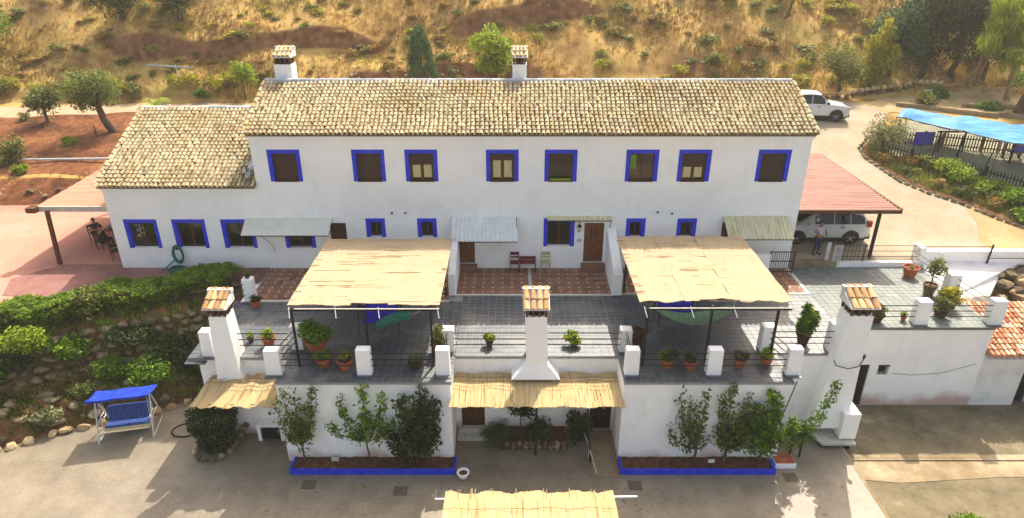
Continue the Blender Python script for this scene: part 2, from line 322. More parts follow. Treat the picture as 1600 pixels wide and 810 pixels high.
def lerp(a,b,t): return a+(b-a)*t
def sm(a,b,x):
    t=min(1,max(0,(x-a)/(b-a))); return t*t*(3-2*t)
def pw(pts,x):
    if x<=pts[0][0]: return pts[0][1]
    for (a,b),(c,d) in zip(pts,pts[1:]):
        if x<=c: return b+(d-b)*(x-a)/(c-a)
    return pts[-1][1]
TL=[(35.6,-.04),(36.4,.35),(38,1.15),(47,2.5),(50.3,2.9),(51.2,3.7),(53,4.6),(62,10.6),(75,19),(110,38),(200,60)]
TR=[(28.3,-.04),(28.6,.25),(30.5,.3),(44,3.0),(51,3.3),(53,4.1),(62,10.4),(75,19),(110,38),(200,60)]
def yb(X): return pw([(-60,12),(-30,15.6),(-19.4,19.75),(-17,21.05),(-14.44,22.05),(-13.6,22.6),(-12,23.2),(-11,23.4)],X)
BANK=[(0,-3.75),(.05,-3.6),(.8,-2.7),(1.9,-2.3),(2.0,-2.2),(2.9,-.5),(3.5,-.05),(4,-.04)]
def hill_noise(X,Y):
    a=sm(51.5,55,Y)
    n=.45*math.sin(X*.17+Y*.11)+.3*math.sin(X*.41-Y*.33+1.7)+.16*math.sin(X*.9+Y*.7+.5)
    # cut banks: steep faces
    z=0
    l1=56.0+1.0*math.sin(X*.06+1)+.35*math.sin(X*.3)
    m1=sm(-33,-30,X)*(1-sm(-13,-9,X))
    z+=m1*1.0*(sm(l1-.5,l1+.2,Y)-sm(l1-3.2,l1-.5,Y)*.5-.5*sm(l1+.2,l1+4,Y))
    l2=53.0+.4*math.sin(X*.2+2)
    m2=sm(-14,-11,X)*(1-sm(0,4,X))
    z+=m2*.9*(sm(l2-.4,l2+.4,Y)-.5*sm(l2-3,l2-.4,Y)-.5*sm(l2+.4,l2+4,Y))
    l3=58.5+.12*X
    m3=sm(-6,-3,X)*(1-sm(4,9,X))
    z+=m3*1.1*(sm(l3-.5,l3+.3,Y)-.5*sm(l3-3,l3-.5,Y)-.5*sm(l3+.3,l3+4,Y))
    return a*n+z
def h(X,Y):
    w=sm(-12,14,X)
    up=lerp(pw(TL,Y),pw(TR,Y),w)
    flat=sm(30,42,X)*sm(51,54,Y)   # right-hand side stays level longer under the trees
    up=lerp(up,max(3.3,up-3.2),flat)
    up+=hill_noise(X,Y)+.05*math.sin(X*1.3)*sm(36,38,Y)*(1-w)
    if X<-11.4:
        s=Y-yb(X)
        if s<4: return pw(BANK,s)
        return up
    if X<19.35:
        return -4.3 if Y<27.6 else up
    if Y<28.3:
        return pw([(25.6,-4.3),(25.7,-2.2),(27.2,-.9),(28.3,0.0)],Y)
    return up

# ---------------------------------------------------------------- ground
xs = np.concatenate([np.arange(-160, -60, 6), np.arange(-60, 60, .34), np.arange(60, 166, 6)])
ys = np.concatenate([np.arange(11, 66, .3), np.arange(66, 110, 1.5), np.arange(110, 330, 12)])
V = [(x, y, h(x, y)) for y in ys for x in xs]
nx = len(xs); F = [(j * nx + i, j * nx + i + 1, (j + 1) * nx + i + 1, (j + 1) * nx + i) for j in range(len(ys) - 1) for i in range(nx - 1)]
o = link('hillside', mesh_np('hillside', V, F, smooth=True), hill_m); struct(o)
def cz(x, y): return -3.6
def sheet(name, poly, mat, off, fn=h, step=.5):
    xs_ = [p[0] for p in poly]; ys_ = [p[1] for p in poly]; pts = []; n = len(poly); edges = []
    bp = []
    for i in range(n):
        a = poly[i]; b = poly[(i + 1) % n]; k = max(1, int(math.dist(a, b) / step))
        for j in range(k): bp.append((a[0] + (b[0] - a[0]) * j / k, a[1] + (b[1] - a[1]) * j / k))
    pts = [Vector(p) for p in bp]; edges = [(i, (i + 1) % len(bp)) for i in range(len(bp))]
    y = min(ys_) + step / 2
    while y < max(ys_):
        x = min(xs_) + step / 2
        while x < max(xs_): pts.append(Vector((x, y))); x += step
        y += step
    v, e, f, *_ = geometry.delaunay_2d_cdt(pts, edges, [], 1, 1e-4)
    P = [(p.x, p.y, fn(p.x, p.y) + off) for p in v]
    o = link(name, mesh_np(name, P, [tuple(q) for q in f], smooth=True), mat); return struct(o)
# lower courtyard, one sheet reaching far in front
sheet('courtyard', [(-90, -80), (12.6, -80), (12.6, 24), (-11.5, 24), (-12, 23.4), (-13.6, 22.75), (-17, 21.2), (-19.4, 19.9), (-30, 15.8), (-90, 13)], courtyard_m, 0, cz, 3)
sheet('concrete_yard', [(12.58, -80), (90, -80), (90, 25.5), (12.58, 25.5)], concrete_m, -.22, cz, 3)
sheet('pale_concrete_strip', [(12.7, 19.3), (12.7, 18.35), (14, 18.2), (16, 18.35), (18, 18.5), (21, 18.45), (60, 18.6), (60, 19.3)], strip_m, -.205, cz, 1)
struct(obj('courtyard_edge', MB().box(12.5, 12.6, -20, 20.2, -3.9, -3.59), strip_m))
struct(obj('drainage_kerb', MB().box(12.7, 60, 19.32, 19.62, -3.85, -3.76), strip_m, bevel=.01))
sheet('road', [(12.95, 28.35), (12.95, 50.5), (19, 50.8), (21.2, 51), (25.2, 48.6), (29.2, 50.6), (31.6, 51), (29.1, 48.2), (26, 46), (24.2, 43), (23, 41.2), (22.6, 39), (23.2, 36.6), (24.0, 35.2), (25.0, 34.2), (24.6, 32), (23.6, 30.2), (23.9, 28.6), (22, 28.45)], road_m, .03)
sheet('gravel_verge', [(24.5, 34.2), (25.6, 32.8), (27.2, 31.4), (36, 29.4), (36, 28.35), (23.6, 28.5), (23.2, 30.2), (24.1, 32)], gravel_m, .04, lambda x, y: max(h(x, y), .2))
sheet('gravel_yard', [(25.2, 48.7), (31.8, 51.2), (38, 52), (38, 46), (31, 46.5), (28, 46), (26, 46.3)], gravel_m, .04)
sheet('playground_floor', [(22.6, 39.4), (24.1, 42.5), (26, 44.2), (40, 41.5), (40, 30), (28.2, 34.6), (26.8, 36), (25.2, 37), (23.8, 38)], playsand, .04)
sheet('patio', [(-60, 35.7), (-60, 26), (-30, 24.0), (-22.4, 23.2), (-17.4, 24.3), (-13.6, 26.3), (-11.7, 27.3), (-11.4, 30), (-11.4, 36), (-25.5, 36.8), (-27.3, 35.9)], pink_m, .04, lambda x, y: max(h(x, y), -.04))
sheet('brown_paving', [(-22.7, 26.9), (-21.2, 28.35), (-11.3, 28.35), (-11.3, 26.6), (-13.6, 25.6), (-17.4, 24.7), (-22.0, 25.3)], brownpatio_m, .055, lambda x, y: max(h(x, y), -.04))
sheet('bank_soil', [(-60, 12.2), (-30, 15.7), (-19.4, 19.8), (-17, 21.1), (-14.44, 22.1), (-13.6, 22.65), (-12, 23.25), (-11.45, 23.4), (-11.45, 27.0), (-12, 26.6), (-13.6, 26.2), (-17.4, 24.9), (-19.4, 24.1), (-30, 20.2), (-60, 16.5)], bank_soil, .03, step=.3)
sheet('rock_bank', [(19.4, 25.8), (34, 25.8), (34, 28.25), (19.4, 28.25)], bank_soil, .03, step=.4)
sheet('red_soil_field', [(-75, 35.4), (-30, 35.6), (-25.8, 36.3), (-18.0, 36.8), (-18, 48.9), (-28, 48.3), (-36, 47.3), (-75, 45.95)], red_soil, .02, step=.7)
sheet('dirt_path', [(-75, 45.8), (-36, 47.2), (-28, 48.2), (-10, 49.4), (-10, 50.4), (-28, 50.1), (-37.7, 49.2), (-75, 48.8)], path_m, .03, step=.7)

# ---------------------------------------------------------------- building helpers
def wall_open(mb, x0, x1, z0, z1, y, th, holes):
    """wall in the plane y facing -Y, thickness th, with rectangular holes and their reveals"""
    xs_ = sorted({x0, x1} | {a for q in holes for a in q[:2]}); zs_ = sorted({z0, z1} | {a for q in holes for a in q[2:]})
    for i in range(len(xs_) - 1):
        for j in range(len(zs_) - 1):
            mx, mz = (xs_[i] + xs_[i + 1]) / 2, (zs_[j] + zs_[j + 1]) / 2
            if any(q[0] < mx < q[1] and q[2] < mz < q[3] for q in holes): continue
            a, b, p, q_ = xs_[i], xs_[i + 1], zs_[j], zs_[j + 1]
            mb.add([(a, y, p), (b, y, p), (b, y, q_), (a, y, q_)], [(0, 1, 2, 3)]); mb.add([(a, y + th, p), (b, y + th, p), (b, y + th, q_), (a, y + th, q_)], [(3, 2, 1, 0)])
    for a, b, p, q_ in holes:
        for u, v in (((a, p), (b, p)), ((b, q_), (a, q_)), ((a, q_), (a, p)), ((b, p), (b, q_))):
            mb.add([(u[0], y, u[1]), (v[0], y, v[1]), (v[0], y + th, v[1]), (u[0], y + th, u[1])], [(3, 2, 1, 0)])
    for a, b, p, q_ in ((x0, x1, z1, z1),): mb.add([(x0, y, z1), (x1, y, z1), (x1, y + th, z1), (x0, y + th, z1)], [(0, 1, 2, 3)])
    return mb
def tile_mesh(kind, seed, w=.17, L=.40):
    r = random.Random(seed); vs = []; fs = []; n = 6
    if kind == 'cover':
        for (u, rad, zz) in ((0, w / 2, .035), (L, w / 2 * .8, .005)):
            for k in range(n + 1):
                a = math.pi * k / n; vs.append((-math.cos(a) * rad, u, zz + math.sin(a) * rad * .95))
        m = n + 1
        for k in range(n): fs.append((k, k + 1, m + k + 1, m + k))
        o_ = len(vs)
        for k in range(n + 1):
            a = math.pi * k / n; vs.append((-math.cos(a) * (w / 2 - .018), .004, .03 + math.sin(a) * (w / 2 - .018) * .95))
        for k in range(n): fs.append((o_ + k, o_ + k + 1, k + 1, k))
    else:
        for (u, rad, zz) in ((0, w / 2 * .85, .05), (L, w / 2, .03)):
            for k in range(5):
                a = math.pi * k / 4; vs.append((-math.cos(a) * rad, u, zz - math.sin(a) * rad * .8))
        for k in range(4): fs.append((k, 5 + k, 6 + k, k + 1))
    return np.array(vs), fs
CV, CF = tile_mesh('cover', 1); PV, PF = tile_mesh('pan', 2)
def basis(E, A, S):            # matrix of a roof plane: x across, y up the slope, z out of it
    A = Vector(A).normalized(); S = Vector(S).normalized(); Nn = A.cross(S)
    m = Matrix((A, S, Nn)).transposed().to_4x4(); m.translation = Vector(E); return m
def tile_roof(parent, E, A, S, width, length, mat, singles=0, pitch=.2, row=.262, name='roof_tile', clip=None):
    """lay barrel tiles over a roof plane; the lowest `singles` tiles are objects of their own, the rest one joined field"""
    m = basis(E, A, S); inv = rootmat(parent).inverted()
    if m.to_3x3().determinant() < 0 or (m.to_3x3() @ Vector((0, 0, 1))).z < 0:
        m = basis(Vector(E) + Vector(A).normalized() * width, -Vector(A), S)
    cols = int(width / pitch); rows = int(length / row); cnt = 0
    allv = []; allf = []; allt = []; off = 0
    shared = []
    if singles:
        for k in range(6):
            r = random.Random(k + 50); me = mesh_np(name, CV.copy(), CF, [.1 + .16 * k] * len(CV)); me.materials.append(mat); shared.append(me)
    M3 = np.array(m.to_3x3()); T = np.array(m.translation); I = np.array(inv)
    for j in range(rows + 1):
        for i in range(cols + 1):
            sg_ = .025 * math.sin(i * .11 + 1) * math.sin(j * .35) + .015 * math.sin(i * .37 + j * .2)
            x = (i + .5) * pitch + rng.normal(0, .01) + .03 * math.sin(j * .5 + i * .03); y = j * row + rng.normal(0, .012)
            if y + .3 > length + .1 or x > width - .03: continue
            if clip and not clip(x, y): continue
            tn = float(np.clip(rng.normal(.55, .26) + .12 * math.sin(i * .21) * math.cos(j * .4), 0, 1))
            yaw = rng.normal(0, .045)
            if cnt < singles:
                q = link(name, shared[int(tn * 5.99)], None, parent); q.matrix_local = inv @ m @ Matrix.Translation((x, y - .05, .03 + sg_)) @ Matrix.Rotation(yaw, 4, 'Z'); cnt += 1
            else:
                P = CV.copy(); cx_, sx_ = math.cos(yaw), math.sin(yaw); P = np.stack([P[:, 0] * cx_ - P[:, 1] * sx_ + x, P[:, 0] * sx_ + P[:, 1] * cx_ + y - .05, P[:, 2] + .03 + sg_], 1)
                allv.append(P); allf += [tuple(a + off for a in f) for f in CF]; allt += [tn] * len(P); off += len(P)
            P = PV + np.array([x + pitch / 2, y - .03, 0]); tn = float(np.clip(rng.normal(.3, .2), 0, 1))
            allv.append(P); allf += [tuple(a + off for a in f) for f in PF]; allt += [tn] * len(P); off += len(P)
    Wv = np.concatenate(allv) @ M3.T + T; Wv = Wv @ I[:3, :3].T + I[:3, 3]
    q = link('tile_field', mesh_np('tile_field', Wv, allf, allt), mat, parent); stuff(q)
    return q
def ridge(parent, p0, p1, mat, r=.13, L=.42, name='ridge_tile'):
    p0 = Vector(p0); p1 = Vector(p1); d = (p1 - p0); n = int(d.length / L); d.normalize()
    side = d.cross(Vector((0, 0, 1))).normalized()
    for k in range(n):
        mb = MB(); a = p0 + d * (k * L); vs = []; rr = r * rng.uniform(.95, 1.05)
        for u, ra in ((0, rr), (L * 1.06, rr * .88)):
            for q in range(7):
                w = math.pi * q / 6; vs.append(a + d * u + side * (-math.cos(w) * ra) + Vector((0, 0, math.sin(w) * ra * .8 - .02)))
        mb.add(vs, [(q + 1, q, 7 + q, 8 + q) for q in range(6)] + [(0, 1, 2, 3, 4, 5, 6)], rng.uniform(.2, 1)); obj(name, mb, mat, parent)
    mb = MB(); s_ = side * (r * 1.5)
    mb.hexa([p0 - s_ - Vector((0, 0, .16)), p0 + s_ - Vector((0, 0, .16)), p1 + s_ - Vector((0, 0, .16)), p1 - s_ - Vector((0, 0, .16)), p0 - s_ * .7 , p0 + s_ * .7, p1 + s_ * .7, p1 - s_ * .7], .3)
    obj('ridge_bed', mb, mat, parent)

# ---------------------------------------------------------------- farmhouse
YF = 28.0
house = thing('farmhouse', 'long white two-storey farmhouse with tiled roofs and blue-framed windows', 'house', (0, YF, 0))
up = [(-10.62, 'shut'), (-6.96, 'slats'), (-4.66, 'curt45'), (-1.13, 'curt30'), (1.42, 'half'), (4.96, 'greenopen'), (7.24, 'curt55'), (10.68, 'shut')]
lowL = [(-17.62, 'kit'), (-15.44, 'dark'), (-13.22, 'dark')]
small = [-6.64, -4.3, 5.18, 7.5]
HH = []        # openings of the main wall
W_ = []        # window specs x0 x1 z0 z1 style
for x, s in up: W_.append((x, x + 1.42, 4.25, 5.69, s, 'm'))
for x in small: W_.append((x, x + .88, 1.58, 2.5, 'smalldark', 'm'))
W_.append((-10.4, -9.02, 1.04, 2.47, 'dark', 'm')); W_.append((1.44, 2.85, 1.12, 2.5, 'dark', 'm'))
for x, s in lowL: W_.append((x, x + 1.5, 1.03, 2.45, s, 'w'))
def inner(w): b = .17 if w[4] != 'smalldark' else .18; return (w[0] + b, w[1] - b, w[2], w[3] - b * 1.0)
doors = [(3.3, 4.2, .3, 2.28, door_m), (-2.55, -1.72, .24, 2.1, door_m), (-8.3, -7.55, .1, 2.27, shutter_m), (9.55, 10.3, .1, 2.3, brownwood)]
holes = [inner(w) for w in W_ if w[5] == 'm'] + [d[:4] for d in doors]
mb = wall_open(MB(), -11.3, 12.9, -.3, 6.42, YF, .3, holes)
mb.box(-11.3, -11.0, YF + .3, 34.9, -.3, 6.4); mb.box(12.6, 12.9, YF + .3, 34.9, -.3, 6.4); mb.box(-11.3, 12.9, 34.6, 34.9, -.3, 6.4)
for x0, x1 in ((-11.3, -11.0), (12.6, 12.9)):
    mb.hexa([(x0, YF, 6.4), (x1, YF, 6.4), (x1, 34.9, 6.4), (x0, 34.9, 6.4), (x0, 31.44, 7.8), (x1, 31.44, 7.8), (x1, 31.46, 7.8), (x0, 31.46, 7.8)])
obj('wall', mb, whitewash, house)
mb = wall_open(MB(), -18.2, -11.3, -.3, 4.05, YF, .3, [inner(w) for w in W_ if w[5] == 'w'])
mb.box(-18.2, -17.9, YF + .3, 38.4, -.3, 4.0); mb.box(-18.2, -11.3, 38.1, 38.4, -.3, 4.0); mb.box(-11.6, -11.3, 34.9, 38.1, -.3, 4.0)
for x0, x1 in ((-18.2, -17.9), (-11.6, -11.3)):
    mb.hexa([(x0, YF, 4.0), (x1, YF, 4.0), (x1, 38.4, 4.0), (x0, 38.4, 4.0), (x0, 33.1, 6.18), (x1, 33.1, 6.18), (x1, 33.2, 6.18), (x0, 33.2, 6.18)])
obj('wall', mb, whitewash, house)
# dark floor/ceiling so that the rooms stay rooms
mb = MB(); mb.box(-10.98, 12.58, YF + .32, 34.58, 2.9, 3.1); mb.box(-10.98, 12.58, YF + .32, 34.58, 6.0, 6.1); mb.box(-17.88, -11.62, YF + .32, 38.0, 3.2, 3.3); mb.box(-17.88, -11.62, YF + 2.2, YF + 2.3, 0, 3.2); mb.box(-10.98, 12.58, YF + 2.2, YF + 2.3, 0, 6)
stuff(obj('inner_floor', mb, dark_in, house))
def window(w):
    x0, x1, z0, z1 = inner(w); s = w[4]; yi = YF + .17
    fr = MB(); t = .055
    fr.box(x0, x0 + t, yi, yi + .06, z0, z1); fr.box(x1 - t, x1, yi, yi + .06, z0, z1); fr.box(x0 + t, x1 - t, yi, yi + .06, z0, z0 + t); fr.box(x0 + t, x1 - t, yi, yi + .06, z1 - t, z1)
    if s != 'shut': fr.box((x0 + x1) / 2 - .035, (x0 + x1) / 2 + .035, yi - .004, yi + .064, z0 + t, z1 - t)
    wi = obj('window', fr, brownwood, house)
    su = MB(); e = .012; y0 = YF - e
    X0, X1, Z1 = w[0], w[1], w[3]
    su.box(X0, x0, y0, YF + .004, z0, Z1); su.box(x1, X1, y0, YF + .004, z0, Z1); su.box(x0, x1, y0, YF + .004, z1, Z1)
    su.box(x0 - .002, x0 + .006, YF + .004, yi - .002, z0 + .002, z1); su.box(x1 - .006, x1 + .002, YF + .004, yi - .002, z0 + .002, z1); su.box(x0 + .006, x1 - .006, YF + .004, yi - .002, z1 - .006, z1 + .002)
    obj('surround', su, blue_paint, wi)
    si = MB(); si.box(x0 + .006, x1 - .006, YF - .02, yi - .002, z0 - .02, z0 + .012); obj('sill', si, brownwood if w[5] == 'm' and z0 > 3 else whitewash, wi)
    xm = (x0 + x1) / 2
    for a, b in ((x0 + t, xm - .035), (xm + .035, x1 - t)):
        p = MB(); p.box(a, b, yi + .02, yi + .028, z0 + t, z1 - t); obj('pane', p, glass, wi)
    H_ = z1 - z0
    cov = {'shut': 1.0, 'slats': .93, 'curt45': .46, 'curt30': .3, 'half': .42, 'curt55': .52}.get(s, 0)
    if cov:
        n = int(cov * H_ / .05); sh = MB()
        for k in range(n): sh.box(x0 + .02, x1 - .02, yi - .035, yi - .015, z1 - (k + 1) * .05 + .004, z1 - k * .05)
        obj('shutter', sh, shutter_m, wi)
    if s.startswith('curt'):
        for a, b in ((x0 + .13, xm - .07), (xm + .07, x1 - .13)):
            cu = MB(); nn = 9; zt = z1 - H_ * cov + .05
            for k in range(nn):
                xa = a + (b - a) * k / nn; xb = a + (b - a) * (k + 1) / nn; ya = yi + .009 + .007 * (k % 2); yb_ = yi + .009 + .007 * ((k + 1) % 2)
                cu.add([(xa, ya, z0 + .14), (xb, yb_, z0 + .14), (xb, yb_, zt), (xa, ya, zt)], [(0, 1, 2, 3)])
            obj('curtain', cu, curtain_m, wi)
    if s == 'half': cu = MB(); cu.box(x0 + .08, x1 - .08, YF + .03, yi - .05, z0 + .015, z0 + .12); obj('cloth', cu, greencloth, wi)
    if s == 'greenopen': cu = MB(); cu.box(x0 + .06, x0 + .3, yi - .03, yi - .01, z0 + .55, z1 - .1); obj('cloth', cu, greencloth, wi)
    if s == 'kit':
        ju = MB()
        for k in range(9): q = (x0 + .25 + .07 * (k % 4), z1 - .12 - .13 * (k // 2)); ju.box(q[0], q[0] + .13, yi - .02, yi + .015, q[1] - .1, q[1])
        obj('hanging_jar', ju, plain('pale_jar', c(170, 160, 140)), wi)
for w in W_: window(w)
for x0, x1, z0, z1, m_ in doors:
    d = MB(); d.box(x0 + .03, x1 - .03, YF + .12, YF + .17, z0, z1 - .04)
    nb = 4
    for k in range(nb): xa = x0 + .06 + (x1 - x0 - .12) * k / nb; d.box(xa + .012, xa + (x1 - x0 - .12) / nb - .012, YF + .1, YF + .121, z0 + .06, z1 - .1)
    do = obj('door', d, m_, house)
    fr = MB(); fr.box(x0, x0 + .03, YF + .08, YF + .2, z0, z1); fr.box(x1 - .03, x1, YF + .08, YF + .2, z0, z1); fr.box(x0 + .03, x1 - .03, YF + .08, YF + .2, z1 - .04, z1); obj('door_frame', fr, brownwood, do)
    hn = MB(); hn.tube([(x0 + .14, YF + .1, (z0 + z1) / 2), (x0 + .14, YF + .04, (z0 + z1) / 2), (x0 + .24, YF + .04, (z0 + z1) / 2)], .012); obj('door_handle', hn, iron, do)
    if m_ is door_m and x0 > 0:
        kn = MB(); kn.box(3.6, 3.64, YF + .07, YF + .1, 1.35, 1.95); kn.box(3.84, 3.88, YF + .07, YF + .1, 1.35, 1.95); kn.box(3.56, 3.92, YF + .075, YF + .1, 1.72, 1.76); kn.box(3.7, 3.78, YF + .07, YF + .1, 1.0, 1.08); obj('door_ironwork', kn, iron, do)
    if z0 > .2:
        st = MB(); st.box(x0 - .1, x1 + .1, YF - .32, YF + .1, 0.01, z0 - .012); obj('door_step', st, terracotta_floor, house)
        st = MB(); st.box(x0, x1, YF - .02, YF + .1, z0 - .01, z0 + .02); obj('threshold', st, marble, house)
# roofs
SL = Vector((0, math.cos(R(23)), math.sin(R(23)))); SLb = Vector((0, -SL.y, SL.z))
mb = MB()
def deck(mb, x0, x1, ya, za, yr, zr, yb__, t=.12):
    for (y0, z0, y1, z1) in ((ya, za, yr, zr), (yb__, za, yr, zr)):
        mb.hexa([(x0, y0, z0 - t), (x1, y0, z0 - t), (x1, y1, z1 - t), (x0, y1, z1 - t), (x0, y0, z0), (x1, y0, z0), (x1, y1, z1), (x0, y1, z1)])
deck(mb, -11.38, 12.97, 27.86, 6.42, 31.45, 6.42 + 3.59 * math.tan(R(23)), 35.04)
ro = obj('roof', mb, roof_bed, house); ZR = 6.42 + 3.59 * math.tan(R(23))
tile_roof(ro, (-11.4, 27.8, 6.41), (1, 0, 0), SL, 24.42, 3.92, roof_tile_m, singles=240)
tile_roof(ro, (-11.4, 35.1, 6.41), (1, 0, 0), SLb, 24.42, 3.92, roof_tile_m)
ridge(ro, (-11.42, 31.45, ZR + .07), (13.0, 31.45, ZR + .07), ridge_m)
mb = MB(); deck(mb, -18.33, -11.34, 27.86, 4.07, 33.15, 4.07 + 5.29 * math.tan(R(23)), 38.44)
rw = obj('roof', mb, roof_bed, house); ZW = 4.07 + 5.29 * math.tan(R(23))
tile_roof(rw, (-18.36, 27.8, 4.06), (1, 0, 0), SL, 7.0, 5.78, roof_tile_m, singles=50)
tile_roof(rw, (-18.36, 38.5, 4.06), (1, 0, 0), SLb, 7.0, 5.78, roof_tile_m)
ridge(rw, (-18.38, 33.15, ZW + .06), (-11.32, 33.15, ZW + .06), ridge_m)
# verge tiles down the gable edges, cornice under the eaves
for x, y0, z0, n, rr in ((-11.42, 27.84, 6.46, 9, ro), (12.99, 27.84, 6.46, 9, ro), (-18.36, 27.84, 4.1, 13, rw)):
    for k in range(n):
        mb = MB(); L = .42; m_ = basis((x, y0, z0), (1, 0, 0), SL) @ Matrix.Translation((0, k * L * .985, .06 + .0))
        mb.add([m_ @ Vector(v) for v in CV * np.array([1.1, 1.1, 1.0])], CF, rng.uniform(.3, 1)); obj('verge_tile', mb, roof_tile_m, rr)
mb = MB(); mb.box(-11.32, 12.92, 27.88, 27.997, 6.2, 6.36); obj('cornice', mb, whitewash, house)
mb = MB(); mb.box(-18.22, -11.32, 27.88, 27.997, 3.86, 4.02); obj('cornice', mb, whitewash, house)
# flashing heap of loose tiles where the wing meets the main gable
for k in range(7):
    mb = MB(); m_ = Matrix.Translation((-11.62 - .1 * (k % 3), 27.9 + .16 * k, 4.36 + .068 * k)) @ Matrix.Rotation(rng.uniform(-.5, .5), 4, 'Z') @ Matrix.Rotation(R(23), 4, 'X')
    mb.add([m_ @ Vector(v) for v in CV], CF, rng.uniform(0, 1)); obj('loose_tile', mb, ridge_m, rw)
brick_m = M('dark_brick', [c(70, 44, 30), c(112, 72, 50)], scale=8, bump=.3)  # dark brown brick, its tone varying at random
def tile_cap(parent, x0, x1, y0, y1, z, mat, slope=.35, n=4, rim=True, double=False):
    """little tiled hood of a chimney: sloping cover tiles on a mortar bed, short brick pillars below"""
    w = x1 - x0; d = y1 - y0
    nb = 4
    def br(*a): obj('brick', MB().box(*a), brick_m, parent)
    for k in range(nb):
        xa = x0 + .04 + (w - .08 - .08) * k / (nb - 1)
        br(xa, xa + .08, y0 + .03, y0 + .12, z, z + .30, rng.uniform(0, .25)); br(xa, xa + .08, y1 - .12, y1 - .03, z, z + .30, rng.uniform(0, .25))
    for k in range(1, 3):
        ya = y0 + .12 + (d - .24) * k / 3; br(x0 + .03, x0 + .12, ya - .04, ya + .04, z, z + .30, .1); br(x1 - .12, x1 - .03, ya - .04, ya + .04, z, z + .30, .1)
    q = MB(); q.box(x0 + .15, x1 - .15, y0 + .15, y1 - .15, z, z + .31); obj('flue', q, dark_in, parent)
    hgt = slope * d
    bd = MB(); bd.hexa([(x0 - .05, y0 - .05, z + .30), (x1 + .05, y0 - .05, z + .30), (x1 + .05, y1 + .03, z + .30), (x0 - .05, y1 + .03, z + .30), (x0 - .05, y0 - .05, z + .34), (x1 + .05, y0 - .05, z + .34), (x1 + .05, y1 + .03, z + .34 + hgt), (x0 - .05, y1 + .03, z + .34 + hgt)]); obj('cap_slab', bd, whitewash_old, parent)
    L = math.hypot(d + .1, hgt); pit = (w + .06) / n
    m_ = basis((x0 - .03, y0 - .1, z + .34), (1, 0, 0), (0, d + .1, hgt))
    for i in range(n):
        for j in range(2):
            P = CV * np.array([pit / .17 * .95, L * .62 / .40, 1.0]); t = MB(); mm = m_ @ Matrix.Translation(((i + .5) * pit, j * L * .45, .01 + .0 * j)) @ Matrix.Rotation(rng.normal(0, .04), 4, 'Z')
            t.add([mm @ Vector(v) for v in P], CF, rng.uniform(.2, 1)); obj('cap_tile', t, mat, parent)
    if rim:
        t = MB(); t.box(x0 - .06, x1 + .06, y1 - .12, y1 + .06, z + .34 + hgt - .08, z + .39 + hgt); obj('cap_rim', t, whitewash_old, parent)
def chimney_roof(x0, x1, y0):
    mb = MB(); mb.box(x0, x1, y0, y0 + .75, 7.3, 8.66); ch = obj('chimney', mb, whitewash, house)
    return ch
for (x0, x1) in ((-11.05, -10.25), (.02, .68)):
    ch = chimney_roof(x0, x1, 31.75); tile_cap(ch, x0, x1, 31.75, 32.5, 8.66, roof_tile_m, slope=.45, n=4)

# ---------------------------------------------------------------- terrace with the rooms below it
ter = thing('terrace_building', 'white lower storey with slate-tiled roof terraces in front of the farmhouse', 'terrace', (0, 20.6, -3.6))
mb = MB()
B0 = -4.2
mb.box(-11.6, -8.25, 20.65, 28.05, B0, -.1)                     # left recess
mb.box(-8.25, -2.15, 19.1, 28.05, B0, -.1)                      # left module
dh = [(-1.95, -1.05, -3.5, -1.5), (3.0, 3.85, -3.58, -1.45)]
wall_open(mb, -2.15, 3.9, B0, -.1, 20.7, .3, dh)
mb.box(-2.15, 3.9, 21.2, 28.05, B0, -.1)
mb.box(3.9, 9.75, 19.1, 28.05, B0, -.1)
mb.box(9.75, 13.0, 20.85, 28.05, B0, -.1)
wall_open(mb, 13.0, 19.15, B0, -.1, 22.7, .3, [(13.4, 14.62, -4.1, -1.8), (14.98, 15.42, -2.3, -1.83)])
mb.box(13.0, 19.15, 23.3, 28.05, B0, -.1)
obj('wall', mb, whitewash_low, ter)
mb = MB()
for x0, x1, z0, z1 in dh: obj('dark_doorway', MB().box(x0, x1, 20.95, 21.05, z0, z1), dark_in, ter)  # near-black panels paint the gloom of rooms that are not modelled
obj('dark_doorway', MB().box(13.41, 14.61, 22.76, 22.86, -4, -1.81), dark_in, ter); obj('dark_window', MB().box(14.98, 15.42, 22.95, 23.05, -2.3, -1.83), dark_in, ter)  # panel set close behind the wall face, painting the opening fully dark
g = MB()
for k in range(4): g.box(14.98 + .1 * k + .03, 14.98 + .1 * k + .05, 22.74, 22.76, -2.3, -1.83)
g.box(14.96, 15.44, 22.68, 22.73, -1.86, -1.81); obj('window_grille', g, iron, ter)
d = MB(); d.box(-1.93, -1.07, 20.86, 20.92, -3.4, -1.55); dd = obj('door', d, brownwood, ter)
st = MB(); st.box(-2.1, -.95, 20.2, 20.698, -3.62, -3.42); st.box(-2.08, -.97, 20.45, 20.697, -3.42, -3.24); obj('door_step', st, marble, ter)
